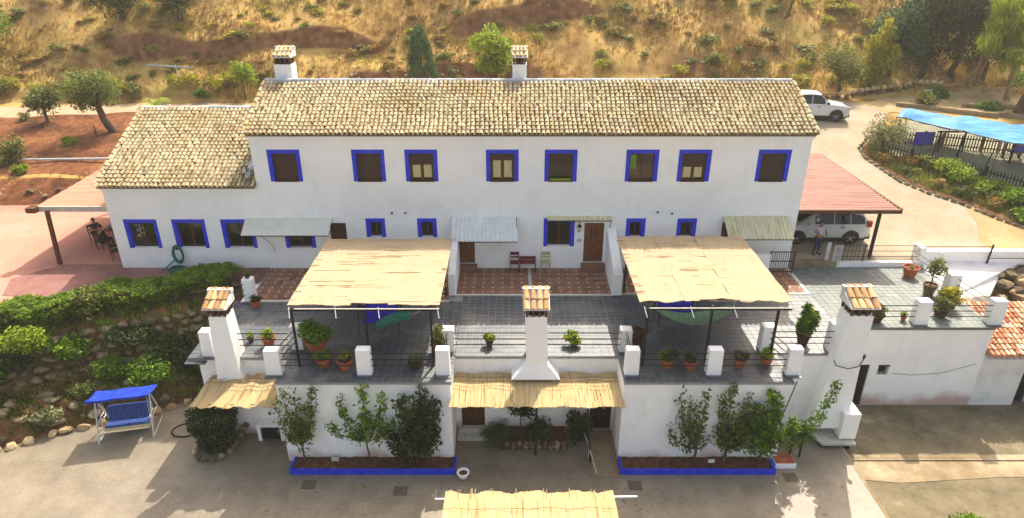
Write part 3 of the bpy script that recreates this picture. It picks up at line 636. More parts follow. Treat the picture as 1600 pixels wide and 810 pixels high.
# slab and screed
slabs = [(-11.9, -8.2, 20.5, 24.76), (-8.2, -2.1, 19.0, 24.76), (-11.25, -2.7, 24.76, 28.0), (-2.7, 3.9, 20.6, 28.0), (-2.1, 3.9, 0, 0), (3.9, 9.8, 19.0, 28.0), (9.8, 13.0, 20.8, 28.0), (13.0, 19.15, 22.62, 28.1)]
mb = MB()
for x0, x1, y0, y1 in slabs:
    if y1 and x0 < 13: mb.box(x0, x1, y0, y1, -.1, -.012)
obj('slab', mb, grout, ter); obj('slab', MB().box(13.0, 19.15, 22.62, 28.1, -.1, -.012), paver_grout, ter)
mb = MB(); mb.box(-11.2, -2.7, 24.85, 27.99, -.012, -.005); mb.box(-2.4, 4.3, 25.4, 27.99, -.012, -.005); mb.box(4.75, 12.75, 25.5, 27.99, -.012, -.005); obj('slab', mb, brown_grout, ter)
T_ = .285; tiles = []
def fill(x0, x1, y0, y1, m_, T=T_):
    j = 0; y = y0 + .006
    while y < y1 - .03:
        x = x0 + .006
        while x < x1 - .03:
            tiles.append((y, x, min(x + T, x1) - (.014 if m_ == 'a' else .007), min(y + T, y1) - (.014 if m_ == 'a' else .007), m_)); x += T
        y += T
fill(-11.9, -8.2, 20.5, 24.7, 'a'); fill(-8.2, -2.1, 19.0, 24.7, 'a'); fill(-2.1, 3.9, 20.6, 25.25, 'a'); fill(3.9, 9.8, 19.0, 25.35, 'a'); fill(9.8, 13.0, 20.8, 25.35, 'a'); fill(13.0, 19.15, 22.62, 28.08, 'b')
tiles.sort(key=lambda t: (t[4], t[0])); fm = MB(); fb = MB(); shared = {}; n1 = 0
for y, x0, x1, y1, m_ in tiles:
    tn = float(np.clip(rng.normal(.5, .22), 0, 1)); mat = slate if m_ == 'a' else pale_paver
    if n1 < 290 and m_ == 'a':
        key = (round(x1 - x0, 2), round(y1 - y, 2), int(tn * 4.99), m_)
        if key not in shared:
            q = MB(); q.box(0, x1 - x0, 0, y1 - y, -.02, 0, tn, nobottom=True, taper=.003); shared[key] = mesh_np('floor_tile', q.v, q.f, q.t); shared[key].materials.append(mat)
        o = link('floor_tile', shared[key], None, ter); o.location = (x0, y - 20.6, 3.6 + rng.uniform(-.002, .002)); n1 += 1
    else: (fm if m_ == 'a' else fb).box(x0, x1, y, y1, -.02, rng.uniform(-.002, .002), tn, nobottom=True, taper=.003)
stuff(obj('tile_field', fm, slate, ter)); stuff(obj('tile_field', fb, pale_paver, ter))
# terracotta octagons with cream insets
def clip_poly(P, x0, x1, y0, y1):
    for ax, lim, sg in ((0, x0, 1), (0, x1, -1), (1, y0, 1), (1, y1, -1)):
        Q = []
        for i in range(len(P)):
            a, b = P[i], P[(i + 1) % len(P)]; ia = (a[ax] - lim) * sg >= 0; ib = (b[ax] - lim) * sg >= 0
            if ia: Q.append(a)
            if ia != ib:
                t = (lim - a[ax]) / (b[ax] - a[ax]); Q.append((a[0] + (b[0] - a[0]) * t, a[1] + (b[1] - a[1]) * t))
        P = Q
        if not P: return []
    return P
om = MB(); dm = MB(); D = .424
for (x0, x1, y0, y1) in ((-11.2, -2.7, 24.85, 27.98), (-2.4, .72, 25.4, 27.98), (.9, 4.3, 25.4, 27.98), (4.75, 12.75, 25.5, 27.98)):
    i0 = int(x0 / (D / 2)) - 2
    for i in range(i0, int(x1 / (D / 2)) + 3):
        for j in range(int(y0 / (D / 2)) - 2, int(y1 / (D / 2)) + 3):
            cx_, cy_ = i * D / 2, j * D / 2
            if (i + j) % 2 == 0:
                s = D / 2 - .006; k = .05
                P = [(cx_ - k, cy_ - s + k), (cx_ + k, cy_ - s + k), (cx_ + s - k, cy_ - k), (cx_ + s - k, cy_ + k), (cx_ + k, cy_ + s - k), (cx_ - k, cy_ + s - k), (cx_ - s + k, cy_ + k), (cx_ - s + k, cy_ - k)]
                P = clip_poly(P, x0, x1, y0, y1)
                if len(P) > 2: om.prism(P, -.012, 0, float(np.clip(rng.normal(.5, .2), 0, 1)))
            elif i % 2 == 0:
                s = .046; P = clip_poly([(cx_ - s, cy_ - s), (cx_ + s, cy_ - s), (cx_ + s, cy_ + s), (cx_ - s, cy_ + s)], x0, x1, y0, y1)
                if len(P) > 2: dm.prism(P, -.012, .001)
stuff(obj('terracotta_tiles', om, terracotta_floor, ter)); stuff(obj('cream_insets', dm, cream_dot, ter))
mb = MB(); mb.box(-11.25, -2.7, 24.7, 24.85, -.02, .03); mb.box(-2.7, 4.75, 25.25, 25.4, -.02, .03); mb.box(4.75, 12.95, 25.35, 25.5, -.02, .03); mb.box(.74, .88, 25.4, 27.98, -.012, .006); mb.box(12.76, 12.94, 25.5, 27.98, -.02, .03)
obj('marble_edging', mb, marble, ter)
# copings: pale mortar line under the edge tiles
mb = MB()
for x0, x1, y in ((-11.9, -8.2, 20.5), (-8.2, -2.1, 19.0), (-2.1, 3.9, 20.6), (3.9, 9.8, 19.0), (9.8, 13.0, 20.8), (13.0, 19.15, 22.62)): mb.box(x0, x1, y + .012, y + .06, -.14, -.1)
obj('drip_edge', mb, whitewash_old, ter)
# sloping divider walls on the terrace
for x0, x1 in ((-2.72, -2.42), (4.32, 4.72)):
    mb = MB(); y0 = 25.25
    mb.add([(x0, y0, -.01), (x1, y0, -.01), (x1, 27.99, -.01), (x0, 27.99, -.01), (x0, y0, 1.02), (x1, y0, 1.02), (x1, y0 + .25, 1.15), (x0, y0 + .25, 1.15), (x1, 27.99, 2.05), (x0, 27.99, 2.05)],
           [(0, 1, 5, 4), (4, 5, 6, 7), (7, 6, 8, 9), (1, 2, 8, 6, 5), (3, 0, 4, 7, 9), (2, 3, 9, 8)])
    obj('divider_wall', mb, whitewash, ter, bevel=.02)
# pillars
pil = [(-11.15, 20.75, .42, .42, 1.05), (-8.35, 19.55, .56, .36, 1.02), (-8.0, 21.2, .46, .4, 1.0), (-5.18, 19.55, .52, .36, 1.05), (-2.42, 19.55, .5, .36, 1.05), (-2.36, 21.05, .46, .4, .95), (4.2, 21.05, .46, .4, .95),
       (4.2, 19.55, .5, .36, 1.05), (7.08, 19.55, .52, .36, 1.05), (9.85, 19.55, .5, .36, 1.08), (9.45, 21.1, .5, .42, 1.05), (11.95, 21.15, .42, .42, 1.15), (16.25, 23.0, .55, .42, 1.05), (19.2, 23.0, .55, .42, 1.08), (18.85, 25.35, .52, .45, 1.05), (-11.1, 24.9, .46, .4, 1.05)]
for x, y, w, d, hh in pil:
    mb = MB(); mb.box(x - w / 2, x + w / 2, y - d / 2, y + d / 2, 0.003, hh, taper=.014); obj('pillar', mb, whitewash if hh > 1 else whitewash_old, ter, bevel=.03)
    obj('pillar_foot', MB().box(x - w / 2 - .02, x + w / 2 + .02, y - d / 2 - .16, y - d / 2, .003, .03), slate, ter)
def rails(a, b, n=3, zs=(.35, .6, .85), r=.019, parent=ter, posts=0):
    mb = MB()
    for z in zs[:n]: mb.tube([(a[0], a[1], (a[2] if len(a) > 2 else 0) + z), (b[0], b[1], (b[2] if len(b) > 2 else 0) + z)], r, 5)
    for k in range(posts):
        t = (k + .5) / posts; x, y = a[0] + (b[0] - a[0]) * t, a[1] + (b[1] - a[1]) * t; mb.bar((x, y, 0), (x, y, zs[n - 1] + .03), .03)
    return obj('railing', mb, iron, parent)
YR = 19.5
for a, b in (((-8.1, YR), (-5.4, YR)), ((-4.95, YR), (-2.65, YR)), ((4.45, YR), (6.85, YR)), ((7.32, YR), (9.6, YR)), ((-10.2, 20.8), (-8.2, 20.8)), ((-2.15, 20.85), (.52, 20.85)), ((1.24, 20.85), (4.0, 20.85)), ((9.7, 20.95), (11.85, 20.95)),
             ((13.2, 22.9), (16.0, 22.9)), ((16.5, 22.9), (18.95, 22.9)), ((19.15, 23.2), (18.95, 25.2)), ((18.9, 25.5), (18.65, 28.1)), ((-8.3, 19.7), (-8.05, 21.0)), ((-2.4, 19.7), (-2.38, 20.9)), ((4.2, 19.7), (4.2, 20.9)), ((9.8, 19.75), (9.5, 20.9)), ((-11.3, 20.9), (-11.25, 24.7)), ((4.85, 27.9), (4.85, 25.6))):
    rails(a, b)
# the three chimneys with sloping shafts
def shaft(x0, x1, y0, y1, z0, z1, xb0, xb1, yb0, zflare, fl):
    z1 -= .07
    mb = MB(); zf = zflare
    mb.hexa([(xb0, yb0, zf), (xb1, yb0, zf), (xb1, y1, zf), (xb0, y1, zf), (x0, y0, z1), (x1, y0, z1), (x1, y1, z1), (x0, y1, z1)])
    if fl:
        mb.hexa([(fl[0], fl[2], z0), (fl[1], fl[2], z0), (fl[1], y1, z0), (fl[0], y1, z0), (xb0, yb0, zf - .002), (xb1, yb0, zf - .002), (xb1, y1, zf - .002), (xb0, y1, zf - .002)])
    return obj('chimney', mb, whitewash, ter, bevel=.015)
ch = shaft(.47, 1.23, 20.2, 20.95, -.62, 1.98, .52, 1.30, 20.18, -.1, (-.02, 1.74, 20.0)); tile_cap(ch, .44, 1.27, 20.15, 20.95, 1.91, cap_tile_m, slope=.5)
ch = shaft(-10.72, -10.1, 20.35, 21.05, -.9, 1.9, -10.78, -9.95, 20.2, -.4, (-10.82, -9.8, 20.15)); tile_cap(ch, -10.8, -10.05, 20.3, 21.05, 1.83, cap_tile_m, slope=.5)
ch = shaft(11.95, 12.78, 20.35, 21.15, -3.0, 1.93, 11.72, 12.72, 20.3, .0, (11.35, 12.75, 20.2)); tile_cap(ch, 11.9, 12.84, 20.3, 21.15, 1.86, cap_tile_m, slope=.5)
# hood, side box and shelf at the foot of the right-hand chimney
mb = MB(); mb.box(12.42, 13.05, 19.95, 20.85, -3.3, -2.15); obj('oven_box', mb, whitewash, ter, bevel=.02)
mb = MB(); mb.add([(11.25, 20.8, -3.45), (13.1, 20.8, -3.45), (13.0, 19.75, -3.45), (11.75, 19.75, -3.45), (11.25, 20.8, -3.36), (13.1, 20.8, -3.36), (13.0, 19.75, -3.36), (11.75, 19.75, -3.36)], [(0, 1, 2, 3), (7, 6, 5, 4), (0, 3, 7, 4), (3, 2, 6, 7), (2, 1, 5, 6), (1, 0, 4, 5)]); obj('hearth_shelf', mb, marble, ter)
mb = MB(); mb.box(11.7, 12.95, 20.0, 20.8, -4.0, -3.46); obj('hearth_shade_fill', mb, dark_in, ter)  # solid dark block stands in for the shade under the hearth shelf
# small balcony slab outside the left corner
mb = MB(); mb.box(-11.95, -11.2, 20.3, 20.9, -.16, -.12); obj('edge_slab', mb, slate, ter)
mb = MB(); mb.tube([(11.7, 20.28, .05), (11.75, 20.2, -.12), (12.2, 20.12, -.22), (12.6, 20.18, -.15), (12.78, 20.3, .1)], .02, 5); obj('cable', mb, iron, ter)
mb = MB(); mb.tube([(15.6, 22.68, -2.2), (16.4, 22.68, -2.3), (17.6, 22.68, -2.2), (18.9, 22.68, -1.75)], .012, 5); obj('cable', mb, plain('grey_cable', c(150, 150, 150)), ter)
mb = MB(); mb.lathe([(.06, 0), (.09, .05), (.09, .16), (.04, .18)], 8, (12.98, 20.7, -.15)); mb.tube([(12.95, 20.75, .1), (13.0, 20.7, 0)], .02, 5); obj('lamp', mb, iron, ter)
mb = MB(); mb.lathe([(.02, -.06), (.09, -.04), (.1, .04), (.03, .07)], 8, (10.35, 20.78, -.55)); obj('lamp', mb, iron, ter)
# barbecue under the left awning
mb = MB(); mb.box(-9.75, -8.75, 20.2, 20.64, -2.95, -2.87); mb.box(-9.75, -9.62, 20.2, 20.64, -3.62, -2.95); mb.box(-8.88, -8.75, 20.2, 20.64, -3.62, -2.95); bb = obj('barbecue', mb, whitewash, ter)
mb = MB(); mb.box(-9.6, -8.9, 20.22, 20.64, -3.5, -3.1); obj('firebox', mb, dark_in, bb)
mb = MB(); mb.box(-8.6, -8.28, 20.62, 20.645, -3.55, -1.9); obj('door', mb, dark_in, ter)

# ---------------------------------------------------------------- reed mats, pergolas, awnings
def mat_sheet(name, bl, br, fr, fl, material, parent, nx=40, ny=20, amp=.03, fringe=.05, sag=.0, th=.025, holes=None, waves=(3, 2), seed=0, label=None):
    r = random.Random(seed); bl, br, fr, fl = map(Vector, (bl, br, fr, fl)); nrm = (br - bl).cross(fl - bl).normalized()
    if nrm.z < 0: nrm = -nrm
    ph = [r.uniform(0, 6.3) for _ in range(6)]; mb = MB(); top = []; bot = []
    for j in range(ny + 1):
        v = j / ny
        for i in range(nx + 1):
            u = i / nx; vv = v
            e = fringe * (math.sin(u * waves[0] * 6.28 + ph[0]) * .6 + math.sin(u * waves[0] * 15 + ph[1]) * .25 + r.uniform(-.3, .3)) / (fl - bl).length
            if j == ny: vv = v + e
            if j == 0: vv = v - e
            p = (bl.lerp(br, u)).lerp(fl.lerp(fr, u), vv)
            z = amp * (math.sin(u * waves[0] * 6.28 + ph[2]) * (.4 + .6 * v) + .6 * math.sin(v * waves[1] * 6.28 + ph[3]) + .4 * math.sin(u * 23 + v * 9 + ph[4])) - sag * math.sin(math.pi * u) * math.sin(math.pi * v) * 1.0
            top.append(p + nrm * (z + th / 2)); bot.append(p + nrm * (z - th / 2))
    mb.v = [tuple(p) for p in top + bot]; mb.t = [.5] * len(mb.v); n = len(top); w = nx + 1
    for j in range(ny):
        for i in range(nx):
            if holes and holes((i + .5) / nx, (j + .5) / ny): continue
            a = j * w + i; mb.f.append((a, a + w, a + w + 1, a + 1)); mb.f.append((n + a, n + a + 1, n + a + w + 1, n + a + w))
    for i in range(nx):
        mb.f.append((i, i + 1, n + i + 1, n + i)); a = ny * w + i
        if not (holes and holes((i + .5) / nx, .999)): mb.f.append((a + 1, a, n + a, n + a + 1))
    for j in range(ny):
        a = j * w; mb.f.append((a + w, a, n + a, n + a + w)); a = j * w + nx; mb.f.append((a, a + w, n + a + w, n + a))
    return obj(name, mb, material, parent, label=label)
def canes(parent, bl, br, fr, fl, along_x, n, material):
    bl, br, fr, fl = map(Vector, (bl, br, fr, fl)); mb = MB()
    for k in range(n):
        if along_x: v = rng.random(); a, b = bl.lerp(fl, v), br.lerp(fr, v)
        else: u = rng.random(); a, b = bl.lerp(br, u), fl.lerp(fr, u)
        d = (b - a).normalized(); L = (b - a).length
        if k % 2: s0 = -rng.uniform(.02, .13) if rng.random() < .5 else L - .2; e0 = s0 + .35
        else: s0 = rng.uniform(0, L * .6); e0 = s0 + rng.uniform(.5, L * .4)
        e0 = min(e0, L + .12); up_ = Vector((0, 0, rng.uniform(.015, .045)))
        mb.tube([a + d * s0 + up_, a + d * e0 + up_ * rng.uniform(.6, 1.3)], rng.uniform(.006, .011), 4, rng.random(), cap=False)
    return stuff(obj('loose_canes', mb, material, parent))
def pergola(label, x0, x1, y0, y1, z, posts, notch, strips):
    t = thing('pergola', label, 'pergola', ((x0 + x1) / 2, (y0 + y1) / 2, 0), group='reed-covered pergolas on the terrace')
    for px, py in posts:
        p = MB(); p.bar((px, py, 0), (px, py, z - .08), .075); obj('post', p, iron, t)
    for yy in (posts[0][1], y1 - .2, (y0 + y1) / 2):
        p = MB(); p.box(x0 + .1, x1 - .1, yy - .03, yy + .03, z - .14, z - .08); obj('beam', p, iron, t)
    for xx in (x0 + .35, (x0 + x1) / 2, x1 - .3):
        p = MB(); p.box(xx - .025, xx + .025, y0 + .06, y1 - .1, z - .08, z - .05); obj('rafter', p, iron, t)
    p = MB(); p.box(x0 + .3, x1, posts[0][1] - .02, posts[0][1] + .02, z - .078, z - .055); obj('edge_strip', p, marble, t)
    k = 0
    for sx0, sx1 in strips:
        lo, hi = (sx0 - x0) / (x1 - x0), (sx1 - x0) / (x1 - x0)
        hol = (lambda u, v, a=sx0, b=sx1: notch and notch[0] < a + u * (b - a) < notch[1] and v > notch[2])
        mat_sheet('reed_mat', (sx0, y1, z + .015 * k), (sx1, y1, z + .015 * k), (sx1, y0, z + .015 * k), (sx0, y0, z + .015 * k), reed_x, t, nx=30 if len(strips) > 1 else 70, ny=36, amp=.022, fringe=.06, waves=(1.5, 4), seed=k + int(x0 * 10), holes=hol); k += 1
    canes(t, (x0, y1, z), (x1, y1, z), (x1, y0, z), (x0, y0, z), True, 50, reed_x)
    for xx in (x0 + .1, x0 + (x1 - x0) * .32, x0 + (x1 - x0) * .6, x1 - .08):
        p = MB(); p.tube([(xx, posts[0][1] + .05, z - .02), (xx + .08, posts[0][1] - .25, z - .3)], .018, 5); obj('hook_strut', p, whitemetal, t)
    return t
pergola('wide reed-covered pergola over the left half of the terrace', -7.8, -2.5, 20.15, 25.85, 2.42, [(-7.62, 19.98), (-5.15, 20.25), (-2.82, 20.0), (-7.5, 25.6), (-2.85, 25.3)], (-5.6, -4.35, .965), [(-7.8, -2.5)])
pergola('reed-covered pergola of three strips on the right of the terrace', 4.45, 9.75, 20.3, 26.0, 2.45, [(4.68, 19.98), (6.98, 20.2), (9.25, 20.1), (4.85, 25.5), (9.5, 25.7)], (6.55, 7.95, .965), [(4.45, 6.1), (6.03, 7.75), (7.7, 9.75)])
def reed_awning(label, bl, br, fr, fl, posts, seed, group='reed awnings above the courtyard', th=.03):
    t = thing('reed_awning', label, 'awning', tuple((Vector(fl) + Vector(fr)) / 2), group=group)
    mat_sheet('reed_mat', bl, br, fr, fl, reed_y, t, nx=80, ny=14, amp=.035, fringe=.07, waves=(4, 1), seed=seed)
    canes(t, bl, br, fr, fl, False, 60, reed_y)
    for q in (.18, .3):
        a = Vector(bl).lerp(Vector(fl), q) + Vector((0, 0, .055)); b = Vector(br).lerp(Vector(fr), q) + Vector((0, 0, .055)); p = MB(); n = 14
        p.tube([a.lerp(b, k / n) + Vector((0, .03 * math.sin(k * 1.7), .012 * math.sin(k * 2.3))) for k in range(n + 1)], .008, 4); obj('tie_wire', p, brownwood, t)
    for q in (.1, .9):
        a = Vector(bl).lerp(Vector(fl), q) - Vector((0, 0, .06)); b = Vector(br).lerp(Vector(fr), q) - Vector((0, 0, .06)); p = MB(); p.bar(a, b, .04); obj('batten', p, iron, t)
    for a, b in posts: p = MB(); p.bar(a, b, .07); obj('post', p, iron, t)
    return t
reed_awning('long reed awning fixed below the middle chimney, over the courtyard door', (-2.1, 20.6, -.72), (3.88, 20.6, -.72), (3.95, 18.75, -.86), (-2.2, 18.75, -.86), [((.89, 19.42, -3.6), (.89, 19.42, -.9)), ((2.9, 19.0, -3.6), (2.75, 20.3, -.9))], 3)
reed_awning('slanting reed awning at the far left corner over the barbecue', (-11.1, 20.5, -.72), (-8.27, 20.5, -.72), (-8.3, 18.75, -.86), (-11.3, 18.75, -.88), [], 5)
t = reed_awning('separate flat reed canopy standing free at the bottom edge of the photo', (-2.0, 15.1, -1.2), (3.05, 15.15, -1.2), (3.1, 11.2, -1.2), (-2.05, 11.2, -1.2), [((-1.9, 14.8, -3.6), (-1.9, 14.8, -1.3)), ((3.0, 14.8, -3.6), (3.0, 14.8, -1.3)), ((-1.9, 11.5, -3.6), (-1.9, 11.5, -1.3)), ((3.0, 11.5, -3.6), (3.0, 11.5, -1.3))], 8)
p = MB(); p.bar((-2.3, 14.9, -1.28), (3.75, 15.0, -1.28), .05); obj('beam', p, steel, t)
# awnings on the facade
def corr(name, x0, x1, ya, za, yb_, zb, material, label, n=15, amp=.035, wave=True, brackets=True):
    t = thing(name, label, 'awning', ((x0 + x1) / 2, ya, za)); mb = MB(); N_ = n * 6 if wave else 24; sk = .0
    L_ = math.hypot(yb_ - ya, zb - za); ny_, nz_ = -(zb - za) / L_, (yb_ - ya) / L_
    if nz_ < 0: ny_, nz_ = -ny_, -nz_
    for i in range(N_ + 1):
        x = x0 + (x1 - x0) * i / N_; o_ = amp * math.sin(i / 6 * 2 * math.pi) if wave else .0
        for (y, z) in ((ya, za), (yb_, zb)):
            mb.v += [(x, y + ny_ * o_, z + nz_ * o_)]; mb.t.append(.5)
    for i in range(N_): mb.f.append((2 * i, 2 * i + 1, 2 * i + 3, 2 * i + 2))
    s = obj('sheet', mb, material, t); so_ = s.modifiers.new('thickness', 'SOLIDIFY'); so_.thickness = .012
    p = MB(); p.box(x0, x1, yb_ + .02, yb_ + .05, zb - .06, zb - .03); obj('front_rail', p, iron, t)
    for x in (x0 + .05, (x0 + x1) / 2, x1 - .05):
        p = MB(); p.bar((x, ya - .01, za - .55), (x, yb_ + .05, zb - .05), .025); p.bar((x, ya - .02, za - .05), (x, yb_ + .05, zb - .05), .025); obj('bracket', p, iron, t)
    return t
corr('corrugated_awning', -2.72, .25, 28.0, 2.6, 27.1, 1.75, grey_sheet, 'grey corrugated awning with deep ridges over the brown door near the middle')
corr('flat_awning', -12.05, -8.15, 28.0, 2.52, 27.15, 2.02, beige_awning, 'long smooth beige awning on the left of the facade', wave=False)
corr('cream_awning', 9.55, 12.45, 28.0, 2.62, 26.9, 1.95, cream_sheet, 'cream corrugated awning with yellow stains by the right corner of the house', n=18, amp=.012)
corr('narrow_canopy', 1.6, 4.5, 28.0, 2.62, 27.75, 2.5, cream_sheet, 'narrow cream slatted canopy above the blue window and the entrance door', n=20, amp=.008)

# ---------------------------------------------------------------- vegetation
def leaves(cen, n, spread, size, flat=.6, elong=1.6, up=.3, seed=None, droop=0):
    """n leaf faces scattered about the clump centres; returns verts, faces, tint"""
    cen = np.asarray(cen, float); k = rng.integers(0, len(cen), n)
    sp = np.asarray(spread, float) if np.ndim(spread) else np.array([spread] * 3)
    off = rng.normal(0, 1, (n, 3)); off /= np.maximum(1, np.linalg.norm(off, axis=1) / 1.8)[:, None]
    P = cen[k] + off * sp
    nr = rng.normal(0, 1, (n, 3)); nr[:, 2] = np.abs(nr[:, 2]) + up; nr /= np.linalg.norm(nr, axis=1)[:, None]
    a = np.cross(nr, rng.normal(0, 1, (n, 3))); a[:, 2] -= droop; a /= np.linalg.norm(a, axis=1)[:, None]; b = np.cross(nr, a)
    s = size * rng.uniform(.6, 1.35, n)[:, None]; a = a * s * elong / 2; b = b * s * flat / 2
    Vv = np.stack([P - a, P - b, P + a, P + b], 1).reshape(-1, 3); Ff = np.arange(4 * n).reshape(n, 4)
    ct = rng.uniform(0, 1, len(cen)); ti = np.clip(.5 * ct[k] + .5 * rng.uniform(0, 1, n), 0, 1); return Vv, Ff, np.repeat(ti, 4)
def leaf_obj(name, mat, parent, cen, n, spread, size, **kw):
    v, f, t = leaves(cen, n, spread, size, **kw); return link(name, mesh_np(name, v, f, t), mat, parent)
def clumps(c0, rad, n, shell=.55):
    out = []
    for _ in range(n):
        d = rng.normal(0, 1, 3); d /= np.linalg.norm(d); r_ = rng.uniform(shell, 1) if rng.random() < .75 else rng.uniform(0, shell)
        out.append((c0[0] + d[0] * rad[0] * r_, c0[1] + d[1] * rad[1] * r_, c0[2] + d[2] * rad[2] * r_))
    return out
def limb(mb, a, b, r0, r1, wob=.08, n=5):
    a = Vector(a); b = Vector(b); L = (b - a).length; pts = []
    for k in range(n + 1):
        t = k / n; w = math.sin(math.pi * t) * L * wob; pts.append(a.lerp(b, t) + Vector((rng.normal(0, w), rng.normal(0, w), rng.normal(0, w * .5))))
    mb.tube(pts, [r0 + (r1 - r0) * k / n for k in range(n + 1)], 6)
def tree(name, label, loc, trunk_h, tr, crown_c, rad, leafn, lsize, mat, cat='tree', bk=bark, ncl=26, spread=.34, lean=(0, 0), group=None, limbs=7, shell=.55, **kw):
    x, y, z = loc; t = thing(name, label, cat, loc, group=group); mb = MB()
    top = (lean[0], lean[1], trunk_h); limb(mb, (0, 0, -.25), top, tr, tr * .7, .03)
    cl = clumps(crown_c, rad, ncl, shell)
    for q in cl[:limbs]: limb(mb, top, q, tr * .5, tr * .14, .06)
    obj('trunk', mb, bk, t, local=True, smooth=True)
    leaf_obj('crown', mat, t, cl, leafn, spread, lsize, **kw); return t
def gz(x, y): return h(x, y)
def at(x, y, dz=0): return (x, y, h(x, y) + dz)
tree('olive_tree', 'broad olive tree with thick bent trunk standing in the red soil field', at(-27.0, 44.6), 1.7, .3, (-.7, .1, 2.9), (1.75, 1.45, 1.05), 4600, .15, leafm('leaf_field_olive', c(60, 74, 22), c(108, 124, 46), c(152, 162, 78), transl=.4), bk=bark, ncl=42, spread=.42, lean=(-.7, 0), limbs=9)
tree('small_tree', 'small round tree with a bushy base beside the dirt path, left of the olive', at(-32.6, 46.4), .9, .12, (0, 0, 1.6), (1.0, .9, .8), 1800, .17, leaf_olive_dark, ncl=16, spread=.28)
tree('dense_tree', 'dark rounded tree cut off by the upper left corner of the photo', at(-42.5, 55.4), 1.6, .3, (0, 0, 3.0), (2.4, 2.0, 2.0), 5000, .2, leaf_green, ncl=34, spread=.5)
tree('oak_tree', 'dark olive-green oak at the top edge, nearer the photo corner', at(-31.6, 57.2), .8, .3, (0, 0, 2.0), (2.2, 1.9, 1.3), 4600, .17, leaf_olive_dark, ncl=34, spread=.42)
tree('oak_tree', 'dark olive-green oak at the top edge, right one of two above the cut bank', at(-27.0, 57.4), .8, .26, (0, 0, 1.9), (1.9, 1.7, 1.3), 4000, .17, leaf_olive_dark, ncl=30, spread=.42)
tree('young_tree', 'young bright green tree on a thin stem just left of the tall roof', at(-20.1, 50.6), 1.1, .07, (0, 0, 1.9), (.95, .9, .75), 1500, .17, leaf_lime, ncl=14, spread=.25)
t = thing('cypress_tree', 'compact blue-green conifer rising behind the roof ridge', 'tree', at(-7.0, 52.6)); cl = []
for k in range(70):
    z_ = rng.uniform(0, 3.9) ** 1.0; r_ = max(.1, 1.45 * (1 - z_ / 4.05) ** .75 + .05) * rng.uniform(.75, 1.12); a_ = rng.uniform(0, 6.28); cl.append((math.cos(a_) * r_ * .8, math.sin(a_) * r_ * .8, z_ + .1))
mb = MB(); limb(mb, (0, 0, -.2), (0, 0, 3.4), .16, .04, .01); obj('trunk', mb, bark, t, local=True); leaf_obj('crown', leaf_blue, t, cl, 6500, (.2, .2, .32), .16, flat=.35, elong=2.2, up=0, droop=1.2)
tree('fig_tree', 'loose yellow-green tree with upright shoots behind the ridge chimney', at(-1.5, 52.8), .9, .14, (.2, 0, 2.5), (1.7, 1.2, 1.7), 3200, .24, leaf_lime, ncl=30, spread=.34)
tree('olive_tree', 'grey-green olive on the verge behind the parked white off-roader', at(24.6, 50.8), 1.2, .14, (0, 0, 2.3), (1.5, 1.3, 1.4), 3600, .15, leaf_olive, ncl=26, spread=.36)
tree('tall_shrub', 'tall yellow-green broom shrub with upright plumes right of the grey-green olive', at(27.6, 51.9), .5, .1, (0, 0, 2.3), (1.5, 1.0, 2.4), 3200, .16, leaf_yellow, cat='shrub', ncl=36, spread=(.2, .2, .5), elong=2.4, droop=-1)
tree('small_tree', 'lone small tree leaning on the dry slope above the right gable', at(23.0, 59.5), 1.4, .12, (.3, 0, 2.1), (1.0, .8, .6), 1200, .17, leaf_yellow, ncl=12, spread=.3, lean=(.5, 0))
# dark conifers and pines of the wood at the upper right
for i, (x, y, hh, rx, nm, lb) in enumerate([
    (29.6, 53.6, 5.2, 1.9, leaf_blue, 'bluish dark cypress at the left end of the wood behind the gravel yard'),
    (32.4, 54.0, 7.8, 2.3, leaf_dark, 'tall dark tree second from the left in the wood behind the gravel yard'),
    (35.4, 54.6, 8.4, 2.4, leaf_dark, 'tallest dark tree in the middle of the wood at the upper right'),
    (38.4, 55.6, 8.6, 2.5, leaf_dark, 'dark tree behind the bright pine in the upper right wood'),
    (34.2, 58.6, 8.0, 2.6, leaf_olive_dark, 'olive-coloured tree at the back of the upper right wood'),
    (42.5, 57.6, 8.5, 2.8, leaf_dark, 'dark tree at the right end of the upper right wood')]):
    t = tree('woodland_tree', lb, at(x, y), hh * .45, .26, (0, 0, hh * .56), (rx, rx * .9, hh * .46), 6500, .19, nm, ncl=56, spread=(.42, .42, .5), limbs=10, droop=.6)
tree('pine_tree', 'bright yellow-green pine with drooping needles by the right edge of the photo', at(36.6, 49.6), 3.4, .22, (.0, -.2, 5.2), (3.3, 2.6, 2.9), 12500, .27, leaf_yellow if False else leafm('pine_needles', c(80, 96, 16), c(142, 160, 36), c(190, 198, 70), transl=.42), ncl=60, spread=(.42, .42, .34), flat=.22, elong=2.6, droop=1.4, bk=bark_pale, limbs=14)
for i, (x, y, l) in enumerate([(35.2, 52.2, .9), (36.3, 53.0, .7), (39.4, 51.8, 1.4), (40.3, 52.4, 1.5)]):
    t = thing('tree_trunk', ['pale leaning trunk at the left of the wood clearing', 'second pale trunk behind the leaning one in the clearing', 'thin dark trunk leaning right in front of dry ground', 'thinnest dark trunk leaning right beside its twin'][i], 'tree', at(x, y)); mb = MB(); limb(mb, (0, 0, -.2), (l, .2, 5.2), .17 if i < 2 else .09, .07, .015); obj('trunk', mb, bark_pale if i < 2 else bark, t, local=True, smooth=True)
    leaf_obj('crown', leaf_olive_dark, t, clumps((l, .2, 5.6), (1.3, 1.2, .8), 14), 1400, .35, .18)
